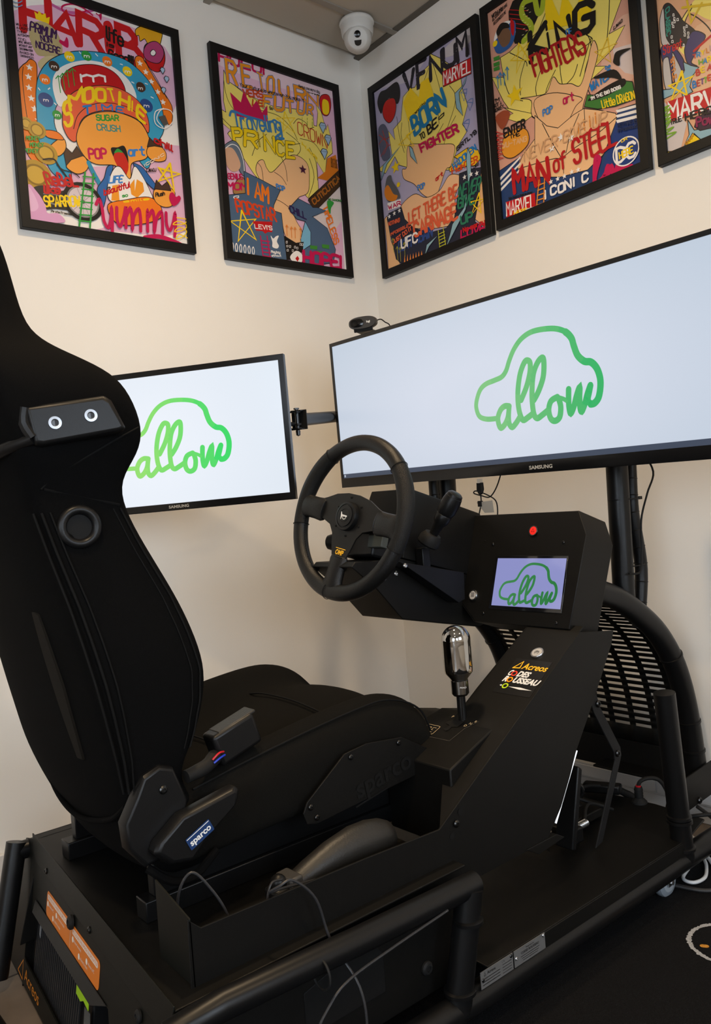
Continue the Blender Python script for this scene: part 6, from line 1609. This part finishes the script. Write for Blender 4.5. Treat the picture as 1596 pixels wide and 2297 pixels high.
# ------------------------------------------------------------------ control console with touch screen
R, U, N = panel_axes(-.008, .326); CO = Vector((-.664, -1.28, .664)); CP = Plane(CO, R, U, N)   # x negative to the left
M = Matrix((R, U, N)).transposed().to_4x4(); M.translation = CO
cn = thing('control_console', 'black angular control console with touch screen and round buttons right of the wheel', 'console', mw=M)
oc = [(-.005, .0), (.010, .215), (-.018, .272), (-.352, .274), (-.352, .055), (-.285, .0)]
D = -.105
cb = MB(); cb.prism([CP.p(x, y) for x, y in oc], N*D); cb.build('housing', m_powder, cn, bevel=.0018)
lp_ = MB(); lp_.prism([CP.p(-.285, 0, .0), CP.p(-.352, .055, .0), CP.p(-.352, .055, -.09), CP.p(-.285, 0, -.09)], R*-.003); lp_.build('corner_flange', m_powder, cn)
sc0 = MB(); x0, x1, y0_, y1_ = -.246, -.026, .034, .166
sc0.prism([CP.p(x0, y0_, .0002), CP.p(x1-.004, y0_, .0002), CP.p(x1-.004, y1_, .0002), CP.p(x0, y1_, .0002)], N*.0012); ts = sc0.build('touch_screen', mat('touch_glass_black', (.004,.004,.005), .06, coat=.6), cn, bevel=.0006)
q = MB(); q.add([CP.p(-.238, .043, .0017), CP.p(-.034, .043, .0017), CP.p(-.034, .160, .0017), CP.p(-.238, .160, .0017)], [(0,1,2,3)]); q.build('display', mat('console_display', (.03,.03,.04), .10, emit='8d92cc', es=.92, coat=.8), ts)
logo(CP, (-.134, .097), .166, 'console_logo', ('3c8a4c', '1d7a3a'), .0020, ts, .9, 1.0)
def button(pl, c, n_, parent, name, face, r=.0135, rim=m_steel):
    p = pl.p(*c, .0005); b = MB().lathe([(r*.78,0),(r,0),(r,.0022),(r*.94,.0036),(r*.80,.0036),(r*.78,.0026)], p, n_, 36).build(name, rim, parent)
    MB().lathe([(0,0),(r*.79,0),(r*.79,.0026),(r*.74,.0034),(0,.0036)], p, n_, 32).build('cap', face, b); return b
hz_ = button(CP, (-.139, .227), N, cn, 'hazard_button', mat('hazard_red', (.75,.015,.01), .35, emit=(1,.02,.01), es=.35), .0130, m_dchrome)
q = MB(); CP.stroke(q, [(-.1435, .224), (-.1345, .224), (-.139, .232), (-.1435, .224)], .0010, ink('5a0808'), .0045); q.build('triangle_symbol', None, hz_)
stb = button(CP, (-.302, .065), N, cn, 'wiper_button', mat('button_satin', (.55,.53,.50), .35, metal=.3), .0135)
q = MB()
for i in range(3): CP.stroke(q, [(-.3065, .068-i*.003), (-.2975, .068-i*.003)], .0016, ink('4a4440'), .0045)
CP.stroke(q, [(-.308, .071), (-.296, .071)], .0012, ink('4a4440'), .0045); q.build('button_symbol', None, stb)
for x, y in ((-.262, .196), (-.050, .198), (-.262, .022), (-.042, .012)): bolt(CP.p(x, y, .0), N, cn, .0038, m_bsteel)
bolt(CP.p(-.29, .205, 0), N, cn, .0022, m_matte)
MB().prism([CP.p(-.14, .0, -.03), CP.p(-.01, .0, -.03), CP.p(-.01, .0, -.10), CP.p(-.14, .0, -.10)], U*-.035).build('mounting_foot', m_powder, cn, bevel=.002)
pb = button(FP, (-.064, -.078), fn, ROOT, 'parking_brake_button', MC['button_satin'], .0155)
txt('(P)', 'button_symbol', FP, (-.064, -.078), .0105, ink('3a3430'), .0046, pb, bold=.0001)
# ------------------------------------------------------------------ gear shifter in its housing
gs_ = thing('gear_shifter', 'black gear shifter box with polished bullet shaped knob between seat and console', 'shifter', (-.93, -1.12, .30))
top = [(-1.052, .455), (-.93, .470), (-.86, .478), (-.77, .452)]
mb = MB(); ylo, yhi = -1.262, -1.075
mb.prism([(-1.052, ylo, .455), (-1.03, ylo, .4635), (-.93, ylo, .5005), (-.88, ylo, .510), (-.80, ylo, .492), (-.74, ylo, .440), (-.74, ylo, .30), (-1.052, ylo, .30)], (0, yhi-ylo, 0)); mb.build('housing', m_powder, gs_, bevel=.003)
mb = MB(); mb.prism([(-.95, yhi, .480), (-.88, yhi, .496), (-.80, yhi, .478), (-.80, yhi, .32), (-.95, yhi, .32)], (0, .10, 0)); mb.build('housing_wing', m_powder, gs_, bevel=.002)
mb = MB()
for i in range(6): mb.prism([(-1.00+i*.026, ylo-.0012, .425), (-.992+i*.026, ylo-.0012, .430), (-.992+i*.026, ylo-.0012, .375), (-1.00+i*.026, ylo-.0012, .370)], (0,-.001,0))
mb.build('vent_slots', m_matte, gs_)
GP = Plane((-.90, -1.13, .4702), (.05, -.9987, 0), (.9987, .05, .0), (0,0,1)); GP.U = Vector((1,0,.37)).normalized(); GP.R = Vector((0,-1,0)); GP.N = Vector((-.37,0,1)).normalized(); GP.o = Vector((-.93, -1.17, .5005))
q = MB(); gold = ink('c8b088'); LBx = rrect(-.028, -.022, .028, -.004, .003)
def G2(x, y): return (x, y)
q = MB(); P_ = rrect(-.066, -.048, -.030, -.020, .003); GP.stroke(q, P_+[P_[0]], .0009, gold, .0012)
for a, b in (((-.060, -.027), (-.050, -.027)), ((-.050, -.027), (-.050, -.042)), ((-.056, -.035), (-.040, -.035)), ((-.044, -.027), (-.036, -.027)), ((-.044, -.027), (-.044, -.035)), ((-.050, -.042), (-.038, -.042))): GP.stroke(q, [a, b], .0009, gold, .0012)
GP.stroke(q, [(.026, -.055), (.030, -.010), (.046, .022)], .0007, mat('scribe_grey', (.09,.08,.07), .5), .0012); GP.stroke(q, [(.026, -.055), (-.062, -.058)], .0007, MC['scribe_grey'], .0012)
gd = q.build('shift_pattern', None, gs_)
for ch, x, y in (('P', -.027, .018), ('D', .025, -.001), ('N', .032, .008), ('R', .039, .017)): txt(ch, 'gate_letter', GP, (x, y), .010, gold, .0013, gd)
q = MB(); GP.fill(q, [(-.016, -.026), (-.008, -.030), (-.002, -.024), (-.004, -.014), (.010, -.010), (.014, .010), (-.004, .014), (-.026, .002), (-.028, -.006), (-.012, -.010)], m_matte, .0014); q.build('gate_slot', m_matte, gs_)
kb = Vector((-.912, -1.170, .493)); ka = Vector((.0, .01, 1)).normalized()
MB().lathe([(.0095, -.02), (.0095, .080), (.0, .080)], kb, ka, 24).build('shaft', m_gloss, gs_)
MB().lathe([(.0,.063),(.0145,.064),(.0185,.069),(.0185,.096),(.0178,.0965)], kb, ka, 40).build('knob_collar', m_dchrome, gs_)
q = [(.0178,.0965),(.0185,.100),(.0292,.113),(.0298,.115)]+[(.0304,.120+.060*i/6) for i in range(7)]+[(.0306*math.cos(a), .182+.0306*math.sin(a)) for a in [math.radians(i*9) for i in range(0, 11)]]
MB().lathe(q, kb, ka, 48).build('knob', mat('knob_chrome', (.46,.45,.43), .05, metal=1), gs_)
tdir = (Vector((-2.137,-2.36,0))-Vector((kb.x, kb.y, 0))).normalized(); KR = Vector((0,0,1)).cross(tdir).normalized(); KR = -KR if KR.x < 0 else KR
KPl = Plane(kb+ka*.084+tdir*.0188, KR, (0,0,1), tdir); txt('PANO', 'engraving', KPl, (.006, 0), .0050, m_white, .0004, gs_, shear=.4)
# ------------------------------------------------------------------ cables and small things
def cable(name, label, pts, r, m, n=8, sm=6, cat='cable', parent=None):
    mb = MB(); mb.path(pts, r, n, sm); o = mb.build(name, m, parent)
    return tag(o, label, cat) if parent is None else o
cable('sheath_cable', 'thin black cable dropping along the right monitor pole', [(-.235, -1.225, 1.06), (-.210, -1.24, 1.0), (-.255, -1.245, .945), (-.292, -1.245, .88), (-.300, -1.245, .80), (-.315, -1.245, .752), (-.35, -1.235, .75)], .0026, m_rubber)
u_ = thing('usb_cable', 'black extension lead with plugs hanging below the ultrawide monitor', 'cable', (-.455, -.86, .96))
MB().bb((-.461, -.868, 1.008), (-.449, -.858, 1.020)).build('plug_tip', m_steel, u_)
mb = MB(); mb.loft([[Vector((-.455+a, -.8625+b, z)) for a, b in ((-s,-s*1.5),(s,-s*1.5),(s,s*1.5),(-s,s*1.5))] for z, s in ((1.009,.0055),(.990,.0060),(.980,.0042),(.976,.0025))]); mb.build('plug', m_rubber, u_, bevel=.001)
mb = MB(); mb.path([(-.455, -.862, .978), (-.453, -.860, .955), (-.455, -.852, .925), (-.46, -.845, .90)], .0018, 8, 5); mb.path([(-.46, -.950, 1.04), (-.458, -.925, .995), (-.455, -.895, .968), (-.452, -.862, .973), (-.455, -.838, .981), (-.46, -.852, .987), (-.455, -.89, .972), (-.455, -.915, .955), (-.455, -.918, .925), (-.46, -.915, .90)], .0018, 8, 5); mb.build('lead', m_rubber, u_)
MB().box((-.454, -.8575, .951), (.010, .012, .016)).build('in_line_plug', m_rubber, u_, bevel=.001)
lb = MB().prism([(-.455, -.872, .925), (-.455, -.905, .925), (-.455, -.902, .958), (-.455, -.845, .955)], (.0008,0,0)).build('paper_tag', m_silver, None); tag(lb, 'small printed paper tag standing on top of the control console', 'tag')
# near-side lead draped over the panel, tied to the rail
cable('draped_cable', 'thin grey lead draped over the near side panel and hanging in a loop', [(-1.30, -1.24, .34), (-1.44, -1.27, .375), (-1.495, -1.300, .395), (-1.488, -1.318, .408), (-1.465, -1.322, .410), (-1.430, -1.328, .370), (-1.412, -1.334, .300), (-1.398, -1.380, .240), (-1.400, -1.392, .17), (-1.42, -1.39, .08), (-1.46, -1.40, .02)], .0022, mat('grey_cable', (.022,.022,.024), .4))
cable('rail_cable', 'thin grey lead tied along the near rail above the rug', [(-1.20, -1.380, .282), (-1.33, -1.382, .272), (-1.42, -1.384, .262), (-1.46, -1.384, .240), (-1.492, -1.384, .20), (-1.500, -1.385, .12), (-1.49, -1.39, .03)], .0022, MC['grey_cable'])
t_ = MB().torus((-1.462, YR, .2845), (1,0,-.05), .0225, .0022, 28, 6).build('rail_cable_tie', m_rubber, ROOT)
cable('bin_cable', 'thin dark lead curling behind the raised bin wall', [(-1.60, -1.20, .315), (-1.605, -1.215, .40), (-1.585, -1.225, .435), (-1.560, -1.235, .405), (-1.540, -1.245, .36), (-1.535, -1.25, .31)], .0022, MC['grey_cable'])
cable('handbrake_cable', 'thin lead rising from the handbrake mechanism', [(-1.478, -1.262, .315), (-1.478, -1.262, .36), (-1.465, -1.258, .385), (-1.44, -1.25, .38)], .002, MC['grey_cable'])
mw_ = mat('white_cable', (.62,.63,.64), .4)
cable('white_power_cable', 'white power cable looped on the rug behind the near caster', [(-.10, -1.20, .10), (-.22, -1.27, .03), (-.262, -1.292, .012), (-.345, -1.315, .012), (-.352, -1.345, .012), (-.31, -1.352, .012), (-.25, -1.325, .012), (-.21, -1.30, .012), (-.235, -1.36, .012), (-.285, -1.385, .012), (-.275, -1.37, .012), (-.20, -1.30, .014), (-.15, -1.25, .02), (-.13, -1.15, .05)], .0042, mw_, 10)
cable('grey_floor_cable', 'thick grey cable curving over the rug right of the casters', [(-.45, -1.22, .012), (-.40, -1.30, .012), (-.37, -1.385, .012), (-.30, -1.42, .012), (-.22, -1.40, .012), (-.17, -1.35, .03), (-.14, -1.30, .08), (-.12, -1.24, .10)], .005, mat('cable_dark_grey', (.018,.018,.019), .5), 10)
cable('black_power_cable', 'black power cable running from the foot of the front post', [(-.34, -1.325, .16), (-.30, -1.385, .17), (-.24, -1.42, .15), (-.18, -1.45, .11), (-.12, -1.50, .05), (-.05, -1.55, .012)], .0045, m_rubber, 10)
# plugs and leads on the tray behind the brace
pp_ = thing('power_plug', 'upright black power connector with red ring at the front of the tray', 'plug', (-.272, -1.165, .148))
MB().lathe([(0,0),(.022,.0),(.020,.012),(.012,.020),(.0105,.022),(.0115,.026),(.0105,.030),(.0115,.034),(.0105,.038),(.0115,.042),(.0105,.046),(.0095,.050),(0,.050)], (-.272, -1.165, .130), (0,0,1), 24).build('connector', m_rubber, pp_)
MB().lathe([(0,.050),(.0066,.050),(.0066,.054),(0,.054)], (-.272, -1.165, .130), (0,0,1), 20).build('red_ring', ink('b01820'), pp_)
mb = MB(); mb.path([(-.272, -1.165, .182), (-.268, -1.170, .194), (-.250, -1.182, .200), (-.225, -1.195, .192), (-.208, -1.205, .165), (-.205, -1.208, .130), (-.22, -1.20, .09), (-.25, -1.19, .06)], .0052, 10, 6); mb.build('lead', m_rubber, pp_)
p2 = thing('cable_connector', 'black cable connector with white ring lying beside the brace strap', 'plug', (-.26, -1.10, .15))
mb = MB(); mb.path([(-.285, -1.085, .160), (-.262, -1.100, .153), (-.235, -1.118, .132), (-.215, -1.13, .118)], [.006,.0095,.011,.008], 12, 3); mb.build('connector', m_rubber, p2)
mb = MB(); mb.path([(-.40, -1.04, .165), (-.35, -1.055, .178), (-.31, -1.07, .172), (-.285, -1.085, .160)], .0048, 10, 5); mb.build('lead', m_rubber, p2)
MB().lathe([(0,-.002),(.0072,-.002),(.0072,.002),(0,.002)], (-.290, -1.082, .163), Vector((.6,-.4,-.3)), 16).build('white_ring', m_white, p2)
eb_ = thing('pedal_unit', 'black pedal unit with eye bolt and spring behind the side panel', 'pedals', (-.45, -1.02, .15))
MB().torus((-.455, -1.10, .206), (.63,.77,0), .019, .0065, 36, 12).build('eye_bolt', m_gloss, eb_)
MB().lathe([(0,0),(.016,0),(.016,.006),(.011,.010),(.011,.022),(0,.022)], (-.455, -1.10, .166), (0,0,1), 20).build('eye_bolt_foot', m_gloss, eb_)
MB().bb((-.60, -1.16, .150), (-.40, -.80, .172)).build('pedal_base', m_powder, eb_, bevel=.003)
MB().prism([(-.46, -1.00, .17), (-.36, -1.00, .17), (-.40, -1.00, .33), (-.43, -1.00, .33)], (0,.06,0)).build('pedal_arm', m_powder, eb_, bevel=.004)
MB().prism([(-.66, -1.235, .16), (-.645, -1.235, .155), (-.600, -1.235, .33), (-.615, -1.235, .34)], (0,.05,0)).build('pedal_plate', m_plas, eb_, bevel=.004)
mb = MB(); sp0 = [Vector((-.585+.045*i/120, -1.19+.008*math.cos(i*math.tau/10), .176+.008*math.sin(i*math.tau/10))) for i in range(121)]; mb.path(sp0, .0014, 6); mb.build('spring', m_steel, eb_)
MB().bb((-.62, -1.21, .150), (-.58, -1.17, .185)).build('adjuster_block', m_plas, eb_, bevel=.004)
for i, (a, b, c) in enumerate((((-.55,-1.12,.17), (-.50,-1.10,.205), (-.44,-1.14,.18)), ((-.52,-1.17,.165), (-.47,-1.15,.19), (-.40,-1.17,.16)))):
    mb = MB(); mb.path([a, b, c], .004, 8, 8); mb.build('lead', m_rubber, eb_)
ad = MB().prism([(-.33, -1.03, .150), (-.29, -1.12, .150), (-.26, -1.11, .150), (-.30, -1.02, .150)], (0,0,.026)).build('power_adapter', m_plas, None, bevel=.006); tag(ad, 'small black power adapter lying on the tray in front of the nose mesh', 'adapter')
cable('tray_edge_trim', 'pale edge lead curving along the tray below the side panel', [(-.66, -1.165, .152), (-.642, -1.149, .155), (-.60, -1.130, .158), (-.559, -1.127, .156), (-.51, -1.130, .154), (-.47, -1.134, .152)], .0028, mat('pale_lead', (.30,.29,.27), .4))
